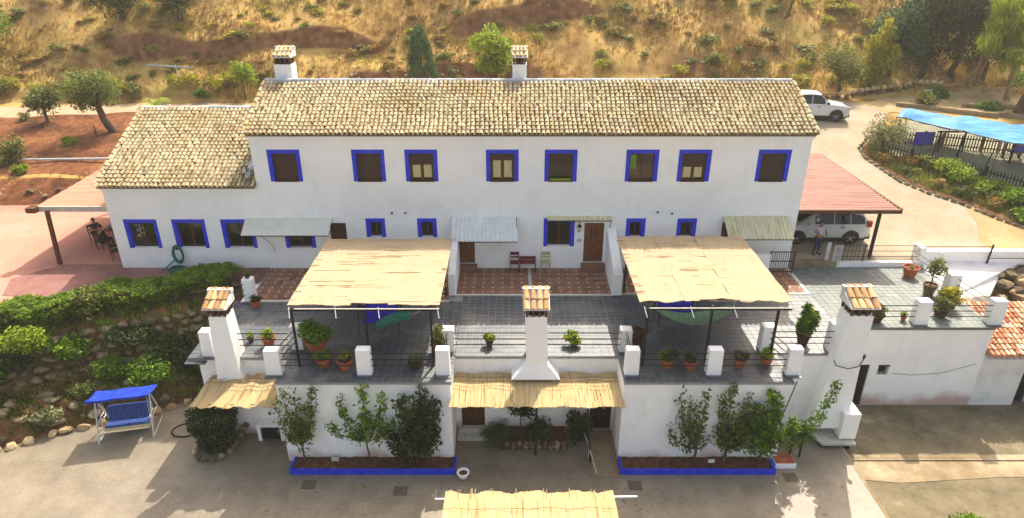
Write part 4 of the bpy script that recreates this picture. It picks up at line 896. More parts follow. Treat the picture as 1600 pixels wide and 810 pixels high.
def palm(name, label, loc, th, tr, fr, n, mat, lean=0, cat='palm'):
    t = thing(name, label, cat, loc); mb = MB(); pts = [(lean * (k / 6) ** 1.5, 0, -.2 + (th + .2) * k / 6) for k in range(7)]
    mb.tube(pts, [tr * (1.25 - .45 * k / 6) for k in range(7)], 9); obj('trunk', mb, bark, t, local=True, smooth=True)
    for k in range(n):
        az = k * 2.399 + rng.uniform(-.2, .2); el = R(rng.uniform(-5, 75)); L = fr * rng.uniform(.8, 1.1); fm_ = MB(); P = []; d = Vector((math.cos(az), math.sin(az), 0)); p = Vector((lean, 0, th)); e = el
        for q in range(8): P.append(p.copy()); p = p + (d * math.cos(e) + Vector((0, 0, math.sin(e)))) * L / 7; e -= R(15)
        sd = d.cross(Vector((0, 0, 1)))
        for q in range(7):
            for s_ in range(2):
                for sg in (-1, 1):
                    b_ = P[q].lerp(P[q + 1], s_ / 2); w = L * .30 * math.sin(math.pi * (q + s_ / 2 + 1.2) / 8.6) + .03; tip = b_ + sd * sg * w + (P[q + 1] - P[q]).normalized() * w * .5 - Vector((0, 0, w * .28)); dd = (P[q + 1] - P[q]) * .28
                    fm_.add([b_, tip, b_ + dd], [(0, 1, 2)], rng.uniform(.2, 1))
        obj('frond', fm_, mat, t, local=True)
    return t
palm('palm_tree', 'palm tree with a curved brown trunk at the right edge beyond the blue tarpaulin', at(34.4, 45.2), 3.1, .3, 2.6, 26, leaf_green, lean=.9)
palm('young_palm', 'young palm with spiky fronds just left of the olive-field roof corner', at(-26.3, 49.0), .25, .16, 1.5, 18, leaf_lime)
# shrubs on the slopes, each an object; two kinds share labels because nothing tells them apart
def shrub(name, label, loc, r, hgt, n, mat, ls, group=None, ncl=12, cat='shrub', **kw):
    t = thing(name, label, cat, loc, group=group); cl = clumps((0, 0, hgt * .5), (r * .75, r * .7, hgt * .42), ncl)
    cl = [(a, b, max(.05, d)) for a, b, d in cl]; leaf_obj('foliage', mat, t, cl, n, (r * .26, r * .26, hgt * .2), ls, **kw); return t
sh_fix = [(-31.0, 40.0, .9, 1.7, leaf_olive, 'feathery green bush on the red soil at the left edge of the photo', leaf_yellow), (-39.0, 50.6, 1.2, 1.5, leaf_olive, 'grey-green bush above the path at the left edge', None), (-29.7, 38.6, .45, .5, leaf_lime, 'small bright weed on the stones above the pink patio', None), (-29.0, 42.6, .5, .5, leaf_lime, 'small yellow-green weed by the white pipe in the red field', None),
          (-23.3, 50.6, .75, .6, leaf_green, 'low dark green cushion bush above the left wing ridge', None), (23.0, 39.9, 1.35, 1.9, leaf_gray, 'pale grey-green bush on the corner of the road island', None), (29.6, 47.6, .9, 1.1, leaf_olive, 'leafy shrub behind the blue tarpaulin', None), (31.9, 50.4, .9, .9, leaf_green, 'green bush at the foot of the dark wood', None),
          (33.0, 46.2, .9, .7, leaf_green, 'clipped green bush on the stepped wall near the palm', None), (25.1, 36.6, 1.2, 1.0, leaf_lime, 'brightest yellow-green bush in the road island, in the middle', None), (26.5, 35.3, 1.0, .6, leaf_lime, 'low spreading lime plant right of the brightest island bush', None), (23.6, 38.0, .8, .6, leaf_dry, 'dry brown low plant at the left of the road island', None), (27.3, 33.9, 1.2, .9, leaf_green, 'dark green bush under the picket fence near the right edge', None), (27.4, 32.2, 1.3, .7, leaf_green, 'dark bush spilling over the island kerb at the right edge', None), (24.4, 37.6, .8, .8, leaf_olive, 'olive green plant between the grey bush and the brightest bush', None), (28.9, 33.3, 1.2, 1.0, leaf_dark, 'darkest bush at the right edge under the fence', None)]
for x, y, r_, hg, mt, lb, _ in sh_fix: shrub('shrub', lb, at(x, y), r_, hg, int(1300 * r_ + 300), mt, .14)
from mathutils import Euler
kinds = [('green_bush', 'yellow-green bush growing on the dry hillside', leaf_yellow, 'yellow-green bushes on the hillside'), ('dry_bush', 'brown dry bush growing on the hillside', leaf_dry, 'dry brown bushes on the hillside'), ('olive_bush', 'dull olive-green bush growing on the hillside', leaf_olive, 'olive-green bushes on the hillside')]
def where(nm, x, y, s_):
    u = x / (y * .904 + (13.7 - h(x, y)) * .427) * 1040 + 800; z_ = h(x, y)
    spots_ = [(130, 'above the path, far left'), (230, 'above the big olive tree'), (330, 'above the left wing'), (420, 'left of the left roof chimney'), (520, 'right of left roof chimney'), (625, 'left of the blue-green conifer'), (720, 'right of the blue-green conifer'), (800, 'behind the yellow-green tree'), (880, 'right of middle roof chimney'), (1000, 'above the right half of the ridge'), (1120, 'above the last third of the ridge'), (1240, 'above the right end of the ridge'), (1340, 'above the white off-roader'), (1440, 'left of the dark wood'), (9999, 'beside the dark wood')]
    w = next(t_ for lim, t_ in spots_ if u < lim); row = 'low down' if y < 54.5 else ('mid-slope' if y < 58 else 'high up')
    return f"{'small' if s_ < .8 else 'large'} {dict(green_bush='yellow-green', dry_bush='dry brown', olive_bush='olive-green')[nm]} bush {row} {w}"
protos = []
for nm, lb, mt, gp in kinds:
    for v_ in range(3):
        me = mesh_np('foliage', *leaves(clumps((0, 0, .35), (.5, .5, .3), 10), 420, (.17, .17, .14), .13)); me.materials.append(mt); protos.append((nm, lb, gp, me))
hill_spots = []
for k in range(235):
    x = rng.uniform(-46, 46); y = rng.uniform(51.5, 61.5)
    if -11 < x < 12 and y < 52: continue
    if x > 30 and y < 56: continue
    hill_spots.append((x, y))
for x, y in hill_spots:
    g = math.sin(x * .23 + 1) + math.sin(y * .6 + x * .1) + .9 * (x > 14) + rng.normal(0, .9) + .35
    ki = 0 if g > 1.0 else (2 if g > 0 else 1)
    nm, lb, gp, me = protos[ki * 3 + rng.integers(0, 3)]
    o = link(nm, me, None); o.location = at(x, y, -.05); s_ = rng.uniform(.5, 1.25) * (1.35 if x > 15 else 1); o.scale = (s_, s_, s_ * rng.uniform(.45, .95)); o.rotation_euler = (0, 0, rng.uniform(0, 6.28)); tag(o, where(nm, x, y, s_), 'bush', gp)
hb = {}
for o in C.objects:
    if o.get('category') == 'bush': hb.setdefault(o['label'], []).append(o)
ORD = 'first second third fourth fifth sixth seventh eighth ninth tenth eleventh twelfth thirteenth fourteenth fifteenth sixteenth seventeenth eighteenth'.split()
for lb, os_ in hb.items():
    if len(os_) > 1:
        for k, o in enumerate(sorted(os_, key=lambda q: q.location.x)): o['label'] = lb + f', {ORD[min(k, 17)]} from left'
# bushes on the bank below the path and above the field
for bi, (x, y, s_) in enumerate(sorted([(-38, 51.3, 1.3), (-35.8, 51.0, 1.1), (-34.4, 50.8, 1.4), (-31, 51.4, 1.6), (-29.6, 51.1, 1.0), (-28.6, 50.8, 1.3), (-25.4, 51.6, 1.4), (-24.4, 51.8, 1.3), (-22.5, 51.3, 1.5), (-21.6, 51.8, 1.3), (-18.3, 51.6, 1.0), (-34.5, 46.9, .8), (-40, 50.9, 1.4)])):
    nm, lb, gp, me = protos[int(rng.choice([0, 2])) * 3 + rng.integers(0, 3)]; o = link(nm, me, None); o.location = at(x, y, -.05); o.scale = (s_,) * 3; o.rotation_euler = (0, 0, rng.uniform(0, 6.28)); tag(o, 'leafy bush on the bank between dirt path and hillside, ' + ORD[bi] + ' from the left', 'bush', 'bushes on the bank above the path')
# dry grass over the slope
def grass(name, label, n, xr, yr, dens, mat, hgt, blades=7, z=h):
    P = np.stack([rng.uniform(*xr, n), rng.uniform(*yr, n)], 1); P = P[[dens(a, b) > rng.random() for a, b in P]]
    Z = np.array([z(a, b) for a, b in P]); m_ = len(P); B = np.repeat(np.column_stack([P, Z]), blades, 0); N_ = len(B)
    B[:, :2] += rng.normal(0, .1, (N_, 2)); az = rng.uniform(0, 6.28, N_); ln = hgt * rng.uniform(.4, 1.2, N_) * np.repeat(rng.uniform(.6, 1.3, m_), blades); w = .028
    d = np.stack([np.cos(az), np.sin(az), np.zeros(N_)], 1); s_ = np.stack([-np.sin(az), np.cos(az), np.zeros(N_)], 1)
    tip = B + d * (ln * rng.uniform(.1, .7, N_))[:, None] + np.array([0, 0, 1]) * ln[:, None]; B[:, 2] -= .04
    Vv = np.stack([B - s_ * w, B + s_ * w, tip], 1).reshape(-1, 3); tn = np.clip(np.repeat(.5 + .3 * np.sin(P[:, 0] * .35 + np.sin(P[:, 1] * .8)) , blades) + rng.normal(0, .2, N_), 0, 1)
    o = link(name, mesh_np(name, Vv, np.arange(3 * N_).reshape(N_, 3), np.repeat(tn, 3)), mat); return tag(stuff(o), label, 'grass')
def steep(x, y): return (h(x, y + .2) - h(x, y - .2)) / .4
def dens_h(x, y):
    if x > 31 and y < 53.5: return .2
    return .95 if steep(x, y) < .95 else .08
grass('dry_grass', 'straw-coloured dry grass covering the hillside', 26000, (-50, 50), (51, 63.5), lambda x, y: dens_h(x, y) * (.62 + .38 * math.sin(x * .31 + y * .5)), grass_m, .3, blades=6)
gg = leafm('green_grass', c(110, 112, 24), c(168, 160, 52), c(200, 186, 80), transl=.2)
grass('green_grass', 'yellow-green weeds between the dry grass', 9000, (-48, 48), (50.4, 64), lambda x, y: max(0, math.sin(x * .33 + 2) * math.sin(y * .7 + x * .15) + (.4 if x > 16 else 0)) * dens_h(x, y), gg, .4)
grass('field_weeds', 'sparse dry weeds on the red field and its banks', 1600, (-42, -18), (36.6, 47), lambda x, y: .25 if y > 38.5 else .8, grass_m, .22, blades=5)

# hedge and plants on the stone bank at the left
t = thing('hedge', 'long clipped green hedge along the top of the rubble wall', 'hedge', (-17, 25, 0)); cl = []
mi = rootmat(t).inverted()
for k in range(0):
    x = rng.uniform(-26, -12.3); yc_ = yb(x) + 4.1 - .25 * sm(-16, -12, x); a_ = rng.uniform(0, math.pi); rr = rng.uniform(.75, 1)
    cl.append(tuple(mi @ Vector((x, yc_ - .1 + math.cos(a_) * .72 * rr, .0 + math.sin(a_) * .58 * rr + .1 * math.sin(x * 1.3) + (.1 if x > -15.5 else 0)))))
def hedge_ring(x):                 # clipped box section with a rounded front shoulder
    q = rng.uniform(0, 1); yc_ = yb(x) + 4.05 + .12 * math.sin(x * 2.1); zt = .52 + .07 * math.sin(x * 1.7) + .05 * math.sin(x * 4.3)
    if q < .5: return (x, yc_ + rng.uniform(-.72, .55), zt)
    if q < .85: return (x, yc_ - .75 - .1 * rng.random(), rng.uniform(-.35, zt - .06))
    return (x, yc_ + .6, rng.uniform(.1, zt - .05))
cl = [tuple(mi @ Vector(hedge_ring(rng.uniform(-26, -12.5)))) for k in range(1500)]
leaf_obj('foliage', leaf_hedge, t, cl, 60000, (.09, .09, .06), .085, up=.8)
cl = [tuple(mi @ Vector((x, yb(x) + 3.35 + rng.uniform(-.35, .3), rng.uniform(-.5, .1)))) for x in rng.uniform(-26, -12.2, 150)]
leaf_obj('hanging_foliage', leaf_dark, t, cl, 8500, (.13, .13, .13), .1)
spots = [(-19.6, 22.1, .7, .9, leaf_dark, 'dark creeper clump on the rubble wall near the left edge'), (-13.2, 24.7, .8, 1.2, leaf_green, 'green creeper at the right end of the hedge beside the terrace chimney'), (-17.2, 22.0, .6, .5, leaf_olive_dark, 'small dull green plant between the big stones of the bank'), (-15.0, 22.9, .95, 1.0, leaf_green, 'round bright green bush just above the blue garden swing'), (-13.3, 23.6, .8, 1.3, leaf_dark, 'dark shrub in the corner between rubble bank and white building'), (-16.6, 23.1, .9, .8, leaf_green, 'green bush on the bank, second to the left of the round one'), (-18.0, 22.9, .9, 1.0, leaf_green, 'bright green bush overhanging the big stones'), (-19.2, 22.6, 1.0, 1.1, leaf_lime, 'yellow-green bush in the middle of the left bank'),
         (-20.8, 21.4, 1.1, 1.1, leaf_green, 'leafy bush at the left edge halfway down the bank'), (-22.2, 21.0, 1.0, .9, leaf_green, 'leafy bush cut off by the left edge above the courtyard'), (-21.3, 21.6, .8, .9, leaf_yellow, 'yellowish bush at the left edge under the hedge'), (-18.2, 20.9, .55, .55, leaf_gray, 'pale flowering plant with small white blooms above the kerb stones'), (-16.2, 23.8, 1.0, .9, leaf_dark, 'dark creeper mass hanging over the middle of the rubble wall'), (-14.6, 24.0, .95, 1.1, leaf_dark, 'dark creeper mass at the right end of the rubble wall'), (-17.5, 24.0, .6, 1.4, leaf_olive_dark, 'thin climbing plant with light shoots on the rubble wall')]
for x, y, r_, hg, mt, lb in spots:
    z_ = h(x, y); shrub('bank_shrub', lb, (x, y, z_ - .15), r_, hg, int(2600 * r_), mt, .11, ncl=20, up=.5)
grass('bank_weeds', 'small dark weeds on the earth of the left bank', 3600, (-23, -11.8), (19.8, 25.5), lambda x, y: .9 if 0.2 < y - yb(x) < 3.2 else 0, leaf_green, .2, blades=7)

# rubble stones, each its own piece of the wall
def stone_meshes(mat, n=8, seed=3):
    out = []; r = np.random.default_rng(seed)
    for k in range(n):
        bm = bmesh.new(); bmesh.ops.create_icosphere(bm, subdivisions=2, radius=.5)
        a = r.normal(0, 1, (10, 3)); a /= np.linalg.norm(a, axis=1)[:, None]
        for v in bm.verts:
            p = np.array(v.co)
            for q in a:
                d = p @ q - .29
                if d > 0: p = p - q * d * .85
            p = p * (1 + .07 * math.sin(p[0] * 9 + k) * math.sin(p[1] * 8)); v.co = p
        me = bpy.data.meshes.new('stone'); bm.to_mesh(me); bm.free(); me.materials.append(mat); out.append(me)
    return out
SM = stone_meshes(stone_m); SP = stone_meshes(pale_stone, seed=9)
def put_stone(parent, meshes, p, sc, rz=0, name='stone'):
    o = link(name, meshes[rng.integers(0, len(meshes))], None, parent); L = rootmat(parent).inverted() @ Vector(p); o.location = L; o.scale = sc; o.rotation_euler = (rng.normal(0, .15), rng.normal(0, .12), rz + rng.normal(0, .15)); return o
up_w = thing('rubble_wall', 'upper rubble stone wall below the clipped hedge', 'stone wall', (-17, 23.5, -2.2))
x = -24.0
for row in range(5):
    x = -24.0 + rng.uniform(0, .4)
    while x < -12.1:
        w = rng.uniform(.4, .75); s = 2.02 + (row + .4) / 5 * .85; z_ = pw(BANK, s); put_stone(up_w, SM, (x, yb(x) + s - .02, z_ + rng.uniform(-.04, .04)), (w * 1.12, .55, rng.uniform(.34, .46)), .45); x += w * .9
lo_w = thing('rubble_wall', 'lower tumbled rubble wall at the foot of the left bank', 'stone wall', (-17, 21.5, -3.6))
for row in range(4):
    x = -23.5 + rng.uniform(0, .4)
    while x < -12.0:
        w = rng.uniform(.35, .9); s = .3 + row * .36 + rng.uniform(-.1, .1); z_ = pw(BANK, s)
        if rng.random() < .8: put_stone(lo_w, SM, (x, yb(x) + s, z_ + .02), (w * 1.1, .55, rng.uniform(.3, .5)), .45)
        x += w * rng.uniform(.9, 1.3)
kb = thing('kerb_stones', 'row of pale stones edging the courtyard under the left bank', 'stones', (-17, 21, -3.6)); x = -22.5
while x < -11.9:
    w = rng.uniform(.3, .65); put_stone(kb, SP, (x, yb(x) - .12 + rng.uniform(-.08, .08), -3.5), (w, .42, rng.uniform(.28, .42)), .45); x += w * rng.uniform(.85, 1.1)
fd = thing('field_edge_stones', 'pale rocks along the foot of the red field beside the pink patio', 'stones', (-28, 36.4, .3))
for k in range(60): x = rng.uniform(-36, -22); put_stone(fd, SP if rng.random() < .6 else SM, (x, 36.1 + rng.uniform(0, 1.6) + .1 * (x + 29), h(x, 37) + rng.uniform(-.2, .1)), (rng.uniform(.3, .8), .5, .35))
hw = thing('roadside_stone_wall', 'low dry-stone wall where the road meets the dry hillside', 'stone wall', (24, 49.5, 3.2))
P_ = [(21.5, 49.6), (24.8, 50.0), (26.0, 51.0), (29.6, 51.6), (31.5, 52.3), (33.5, 52.0)]
for (a, b) in zip(P_, P_[1:]):
    n = int(math.dist(a, b) / .42)
    for k in range(n):
        for row in range(2): x, y = a[0] + (b[0] - a[0]) * k / n, a[1] + (b[1] - a[1]) * k / n; put_stone(hw, SP if row else SM, (x + rng.uniform(-.1, .1), y, h(x, y) + .15 + .28 * row), (.5, .45, .34))
rk = thing('rock_heap', 'heap of big mossy boulders beside the white retaining wall at the right edge', 'rocks', (22, 26.5, -1))
for k in range(130):
    x = rng.uniform(19.8, 27); y = rng.uniform(25.3, 28.2)
    if y > 26.4 and x < 22.2: continue
    if False: pass ; z_ = pw([(24.6, -1.6), (28.4, .25)], y) - .5 * (x < 21.5)
    y_ = y; z_ = pw([(24.6, -1.5), (28.4, .2)], y_); s_ = rng.uniform(.5, 1.3); put_stone(rk, SM if rng.random() < .75 else SP, (x, y_, z_ - .25), (s_, s_ * .8, s_ * .6), rng.uniform(0, 3))
hr = thing('hillside_rocks', 'scattered pale rocks in the cut bank behind the roof', 'rocks', (-5, 53, 5))
for k in range(110):
    x = rng.uniform(-14, 2); y = rng.uniform(52.4, 55); s_ = rng.uniform(.12, .38); put_stone(hr, SP if rng.random() < .5 else SM, (x, y, h(x, y)), (s_ * 1.3, s_, s_ * .8), rng.uniform(0, 3))
ki = thing('island_kerb', 'curved stone kerb round the planted road island', 'kerb', (23, 36, 1.5))
P_ = [(24.2, 42.6), (22.6, 41.6), (21.5, 40.2), (21.3, 38.9), (21.7, 37.6), (22.1, 36.2), (23.1, 34.9), (24.3, 33.8), (25.4, 32.3), (26.8, 30.9), (29.5, 29.4)]
for (a, b) in zip(P_, P_[1:]):
    n = max(1, int(math.dist(a, b) / .36)); rz_ = math.atan2(b[1] - a[1], b[0] - a[0])
    for k in range(n): x, y = a[0] + (b[0] - a[0]) * k / n, a[1] + (b[1] - a[1]) * k / n; put_stone(ki, SM, (x, y, h(x, y) + .07), (.44, .26, .26), rz_)
sheet('island_soil', [(24.2, 42.4), (22.7, 41.4), (21.6, 40.1), (21.45, 38.9), (21.9, 37.4), (22.3, 36.3), (23.3, 35.0), (24.5, 33.9), (25.6, 32.4), (27, 31.1), (32, 29.5), (32, 31.5), (28.2, 34.6), (26.8, 36), (25.2, 37), (23.8, 38), (22.6, 39.4)], bank_soil, .08)

ISL = [(24.0, 42.0), (22.9, 41.2), (21.8, 40.0), (21.7, 38.9), (22.2, 37.4), (22.6, 36.5), (23.5, 35.2), (24.7, 34.1), (25.8, 32.7), (27.2, 31.4), (32, 29.8), (32, 31.8), (28.2, 34.6), (26.8, 36), (25.2, 37), (23.8, 38), (22.6, 39.4)]
def inside(x, y, P):
    r_ = False
    for (x0, y0), (x1, y1) in zip(P, P[1:] + P[:1]):
        if (y0 > y) != (y1 > y) and x < (x1 - x0) * (y - y0) / (y1 - y0) + x0: r_ = not r_
    return r_
for bi, (x, y, r_, mt) in enumerate([(22.3, 38.6, .6, leaf_dry), (23.0, 37.0, .6, leaf_olive), (23.9, 35.6, .55, leaf_dry), (24.9, 34.6, .6, leaf_olive_dark), (25.9, 33.6, .6, leaf_dry), (26.6, 32.4, .7, leaf_olive), (28.4, 31.8, .8, leaf_green), (26.2, 34.4, .6, leaf_olive_dark)]):
    shrub('low_shrub', 'low shrub along the kerb of the road island, ' + ORD[bi] + ' from the left end', at(x, y), r_, .5, 500, mt, .12, group='low shrubs along the island kerb')
grass('island_weeds', 'low olive and dry weeds covering the planted road island', 7000, (21.6, 31), (30.5, 42.4), lambda x, y: .95 if inside(x, y, ISL) else 0, leaf_olive, .34, blades=8)
# ---------------------------------------------------------------- planters and wall trees of the courtyard
def planter(x0, x1, label):
    t = thing('planter', label, 'planter', ((x0 + x1) / 2, 18.7, -3.6)); y0, y1 = 18.38, 19.09; mb = MB(); w = .07
    mb.box(x0, x1, y0, y0 + w, -3.62, -3.36); mb.box(x0, x0 + w, y0 + w, y1, -3.62, -3.36); mb.box(x1 - w, x1, y0 + w, y1, -3.62, -3.36); obj('rim', mb, blue_paint, t, bevel=.008)
    mb = MB(); n = 40
    for i in range(n + 1):
        for j in range(7): mb.v.append((x0 + w + (x1 - x0 - 2 * w) * i / n, y0 + w + (y1 - y0 - w) * j / 6, -3.43 + rng.normal(0, .012) + .03 * (j / 6))); mb.t.append(.5)
    mb.f = [(i * 7 + j, (i + 1) * 7 + j, (i + 1) * 7 + j + 1, i * 7 + j + 1) for i in range(n) for j in range(6)]; obj('soil', mb, soil, t, smooth=True)
    return t
planter(-8.0, -2.05, 'long blue-rimmed planter box at the foot of the left terrace wall')
planter(3.9, 9.5, 'long blue-rimmed planter box at the foot of the right terrace wall')
mb = MB(); o = None
for (x, y, w_) in ((-6.45, 18.8, .28), (6.0, 18.8, 0),):
    if w_: tag(obj('pale_stone', MB().box(x - .14, x + .14, y, y + .1, -3.36, -3.22), marble, bevel=.02), 'small pale block lying in the left planter', 'stone')
sg = thing('plant_marker', 'small white plant marker standing in the right planter', 'sign', (7.15, 18.5, -3.4)); obj('board', MB().box(7.05, 7.27, 18.5, 18.52, -3.15, -3.0), whitemetal, sg); obj('stake', MB().box(7.15, 7.17, 18.505, 18.52, -3.4, -3.15), iron, sg)
def shoot_tree(label, x, stems, mat, n, lsz, tr=.035, th=.75, y=18.8, spread=.09, body=None):
    t = thing('wall_tree', label, 'tree', (x, y, -3.4)); mb = MB(); limb(mb, (0, 0, -.1), (0, 0, th), tr, tr * .8, .02); cl = []
    for (dx, z_, rr) in stems:
        a = Vector((0, 0, th)); b = Vector((dx, rng.uniform(-.18, .12), z_)); m_ = a.lerp(b, .45) + Vector((dx * .25, 0, -.05)); mb.tube([a, m_, b], [tr * .6, tr * .4, .006], 5)
        k_ = max(4, int((b - a).length / .13))
        for k in range(k_):
            s = .18 + .82 * k / (k_ - 1); p = (a.lerp(m_, s * 2) if s < .5 else m_.lerp(b, s * 2 - 1)); g_ = rr * (1.25 - .75 * s); cl += [tuple(p + Vector(rng.normal(0, 1, 3)) * g_) for _ in range(2)]
    if body: cl += clumps(body[0], body[1], body[2], .3)
    obj('trunk', mb, bark, t, local=True, smooth=True); leaf_obj('foliage', mat, t, cl, n, spread, lsz, up=.2); return t
shoot_tree('slim young tree with upright shoots at the left end of the left planter', -7.55, [(-.75, 2.6, .14), (-.35, 3.3, .14), (.05, 3.0, .14), (.35, 2.6, .12), (.65, 3.25, .05), (-.1, 2.2, .2), (.3, 1.7, .2), (-.4, 1.6, .18)], leafm('leaf_citrus', c(40, 56, 12), c(90, 110, 26), c(140, 156, 60)), 1500, .1, body=((0, 0, 1.5), (.45, .35, .7), 18))
shoot_tree('open-branched young tree in the middle of the left planter', -5.2, [(-1.25, 1.75, .07), (-.85, 2.8, .09), (0, 3.4, .12), (.7, 3.0, .1), (1.0, 1.9, .13), (-.6, 1.4, .08), (.45, 1.3, .12)], leaf_green, 1150, .11, th=.95, body=((0, 0, 1.75), (.5, .35, .42), 12))
shoot_tree('dense dark green bush at the right end of the left planter', -3.45, [(-.9, 1.4, .12), (-.4, 2.9, .16), (.3, 3.1, .18), (.75, 2.7, .2), (-.8, .6, .12), (.6, 1.5, .2)], leaf_dark, 3000, .13, th=.4, body=((.05, 0, 1.5), (.72, .4, 1.15), 40), spread=.14)
shoot_tree('forked young tree with sparse shoots, leftmost in the right planter', 6.65, [(-1.05, 1.5, .08), (-.85, 3.1, .12), (-.5, 2.9, .12), (-.2, 2.7, .12), (.5, 1.1, .1), (-.45, 1.8, .16), (.05, 3.2, .05)], leaf_olive_dark, 1150, .1, th=.6, tr=.05, body=((-.5, 0, 1.7), (.5, .35, .7), 18))
shoot_tree('upright leafy tree in the middle of the right planter', 7.75, [(-.45, 3.1, .1), (-.1, 3.3, .16), (.5, 2.8, .13), (.75, 2.6, .1), (1.05, 2.5, .1), (-.3, 1.6, .18), (.3, 1.9, .2)], leaf_olive_dark, 1800, .11, th=.5, body=((.2, 0, 1.3), (.65, .35, .85), 24))
shoot_tree('dense dark bush at the right end of the right planter', 9.0, [(-.4, 2.5, .15), (.3, 2.7, .14), (.1, 3.1, .1), (.9, 2.1, .15), (-.9, 1.7, .15)], leaf_green, 2400, .12, th=.4, body=((.1, 0, 1.2), (.85, .4, .9), 34))
shoot_tree('thin arching shoot reaching over the white corner wall', 10.35, [(1.1, 3.2, .09), (.5, 1.7, .2), (.3, 1.3, .2), (-.3, 1.2, .18)], leaf_green, 900, .1, th=.3, y=19.3, tr=.03)
mb = MB(); mb.tube([(10.7, 19.3, -3.6), (10.75, 19.4, -2.9), (10.45, 19.5, -2.2)], .035, 6); mb.tube([(9.85, 18.98, .05), (9.5, 18.9, -1.7)], .02, 5)
tag(obj('drain_pipe', mb, iron), 'bent black pipe rising beside the right planter', 'pipe')
bx = thing('brick_step', 'small brick-topped white step right of the right planter', 'step', (10.0, 18.9, -3.6)); obj('base', MB().box(9.6, 10.35, 18.7, 19.3, -3.62, -3.4), whitewash, bx); obj('brick_top', MB().box(9.63, 10.32, 18.74, 19.27, -3.4, -3.36), terracotta, bx)

# pots -------------------------------------------------------------
def pot(label, x, y, z, r, hh, mt, leafmat, n, lr, lh, ls, cat='potted plant', form='bush', group=None):
    t = thing('potted_plant', label, cat, (x, y, z), group=group); mb = MB()
    mb.lathe([(r * .68, 0), (r * .95, hh * .8), (r * 1.06, hh * .82), (r * 1.08, hh), (r * .95, hh), (r * .85, hh * .6)], 16); obj('pot', mb, mt, t, local=True, smooth=False)
    mb = MB(); mb.lathe([(r * .9, hh * .86), (r * .01, hh * .9)], 12); obj('soil', mb, soil, t, local=True)
    if form == 'tree':
        mb = MB(); limb(mb, (0, 0, hh * .8), (0, 0, hh + lh * .7), .03, .02, .03); obj('stem', mb, bark, t, local=True); cl = clumps((0, 0, hh + lh), (lr, lr * .8, lh * .4), 12)
    else: cl = clumps((0, 0, hh + lh * .42), (lr * .8, lr * .75, lh * .45), 10)
    leaf_obj('foliage', leafmat, t, cl, n, (lr * .25, lr * .25, lh * .18), ls, up=.2); return t
pot('large terracotta pot with a broad leafy shrub under the left pergola', -7.25, 21.0, 0, .40, .52, terracotta, leaf_green, 900, .62, .85, .12)
pot('terracotta pot with a pale green tuft on the far left recess', -9.15, 21.3, 0, .24, .4, terracotta, leaf_lime, 500, .27, .4, .08)
pot('small terracotta pot with low green leaves, nearer the left pergola post', -6.75, 20.0, 0, .26, .36, terracotta, leaf_green, 350, .3, .25, .09)
pot('terracotta pot with a yellowing plant beside the middle pillar', -5.95, 19.85, 0, .27, .38, terracotta, leaf_yellow, 200, .27, .28, .09)
pot('brown pot with a low dark plant behind the left pergola railing', -3.45, 19.9, 0, .25, .3, darkpot, leaf_olive_dark, 250, .26, .2, .08)
pot('terracotta pot with a tall grassy plant by the right post of the left pergola', -2.75, 20.9, 0, .24, .4, terracotta, leaf_olive, 700, .34, .85, .1)
pot('small pot with a light green plant left of the central chimney', -.85, 21.35, 0, .15, .22, darkpot, leaf_lime, 350, .22, .32, .09)
pot('wide-leaved lime plant in a small pot right of the central chimney', 2.35, 21.35, 0, .17, .24, darkpot, leaf_lime, 420, .36, .32, .13)
pot('dark pot with a withered brown plant by the second recess pillar', 4.75, 21.3, 0, .26, .4, darkpot, leafm('leaf_withered', c(40, 24, 20), c(80, 50, 34), c(100, 70, 50)), 400, .32, .45, .1)
pot('terracotta pot with bright green leaves under the right pergola, nearest its left post', 5.55, 19.95, 0, .24, .36, terracotta, leaf_green, 600, .36, .36, .1)
pot('terracotta pot with sparse dark leaves left of the right middle pillar', 6.35, 19.85, 0, .25, .36, terracotta, leaf_dark, 300, .26, .3, .1)
pot('terracotta pot with a round dark bush between the right pillars', 8.15, 19.95, 0, .22, .34, terracotta, leaf_olive_dark, 450, .27, .36, .08)
pot('terracotta pot with yellow-tipped spiky plant at the right pergola corner', 9.15, 20.1, 0, .22, .34, terracotta, leaf_lime, 350, .3, .34, .09)
pot('dark pot with tall glossy green plant beside the right-hand chimney', 11.0, 21.45, 0, .25, .45, darkpot, leaf_green, 900, .42, 1.15, .15)
pot('wide dark pot with grey-green plant right of the right-hand chimney', 14.6, 23.15, 0, .3, .34, darkpot, leaf_olive, 600, .42, .5, .1)
pot('tiny pot with a lime seedling left of the right-hand terrace pillar', 15.75, 23.2, 0, .11, .2, terracotta, leaf_lime, 150, .15, .3, .07)
pot('dark pot with a dense shrub between the two right-hand terrace pillars', 17.4, 23.5, 0, .27, .36, darkpot, leaf_olive, 900, .48, .55, .1)
pot('pot with a bushy yellow-green plant behind the dense shrub on the right terrace', 18.2, 24.2, 0, .25, .36, darkpot, leaf_yellow, 900, .5, .6, .11)
pot('large empty-looking terracotta pot by the back railing of the right terrace', 18.1, 27.1, 0, .33, .5, terracotta, leaf_dry, 40, .15, .15, .07)
pot('stone pot with a small standard tree near the right terrace railing', 18.0, 25.4, 0, .27, .5, stone_m, leaf_olive, 500, .42, .85, .1, form='tree')
pot('small pot plant standing on the far left terrace pillar', -11.1, 24.9, 1.06, .12, .18, darkpot, leaf_green, 120, .14, .18, .06)
pot('pot with dark leaves beside the far left terrace pillar', -10.7, 24.3, 0, .2, .3, terracotta, leaf_dark, 250, .3, .25, .08)
pot('little yellow-flowering pot against the left chimney', -9.95, 21.6, 0, .12, .2, darkpot, leaf_lime, 140, .16, .2, .06)
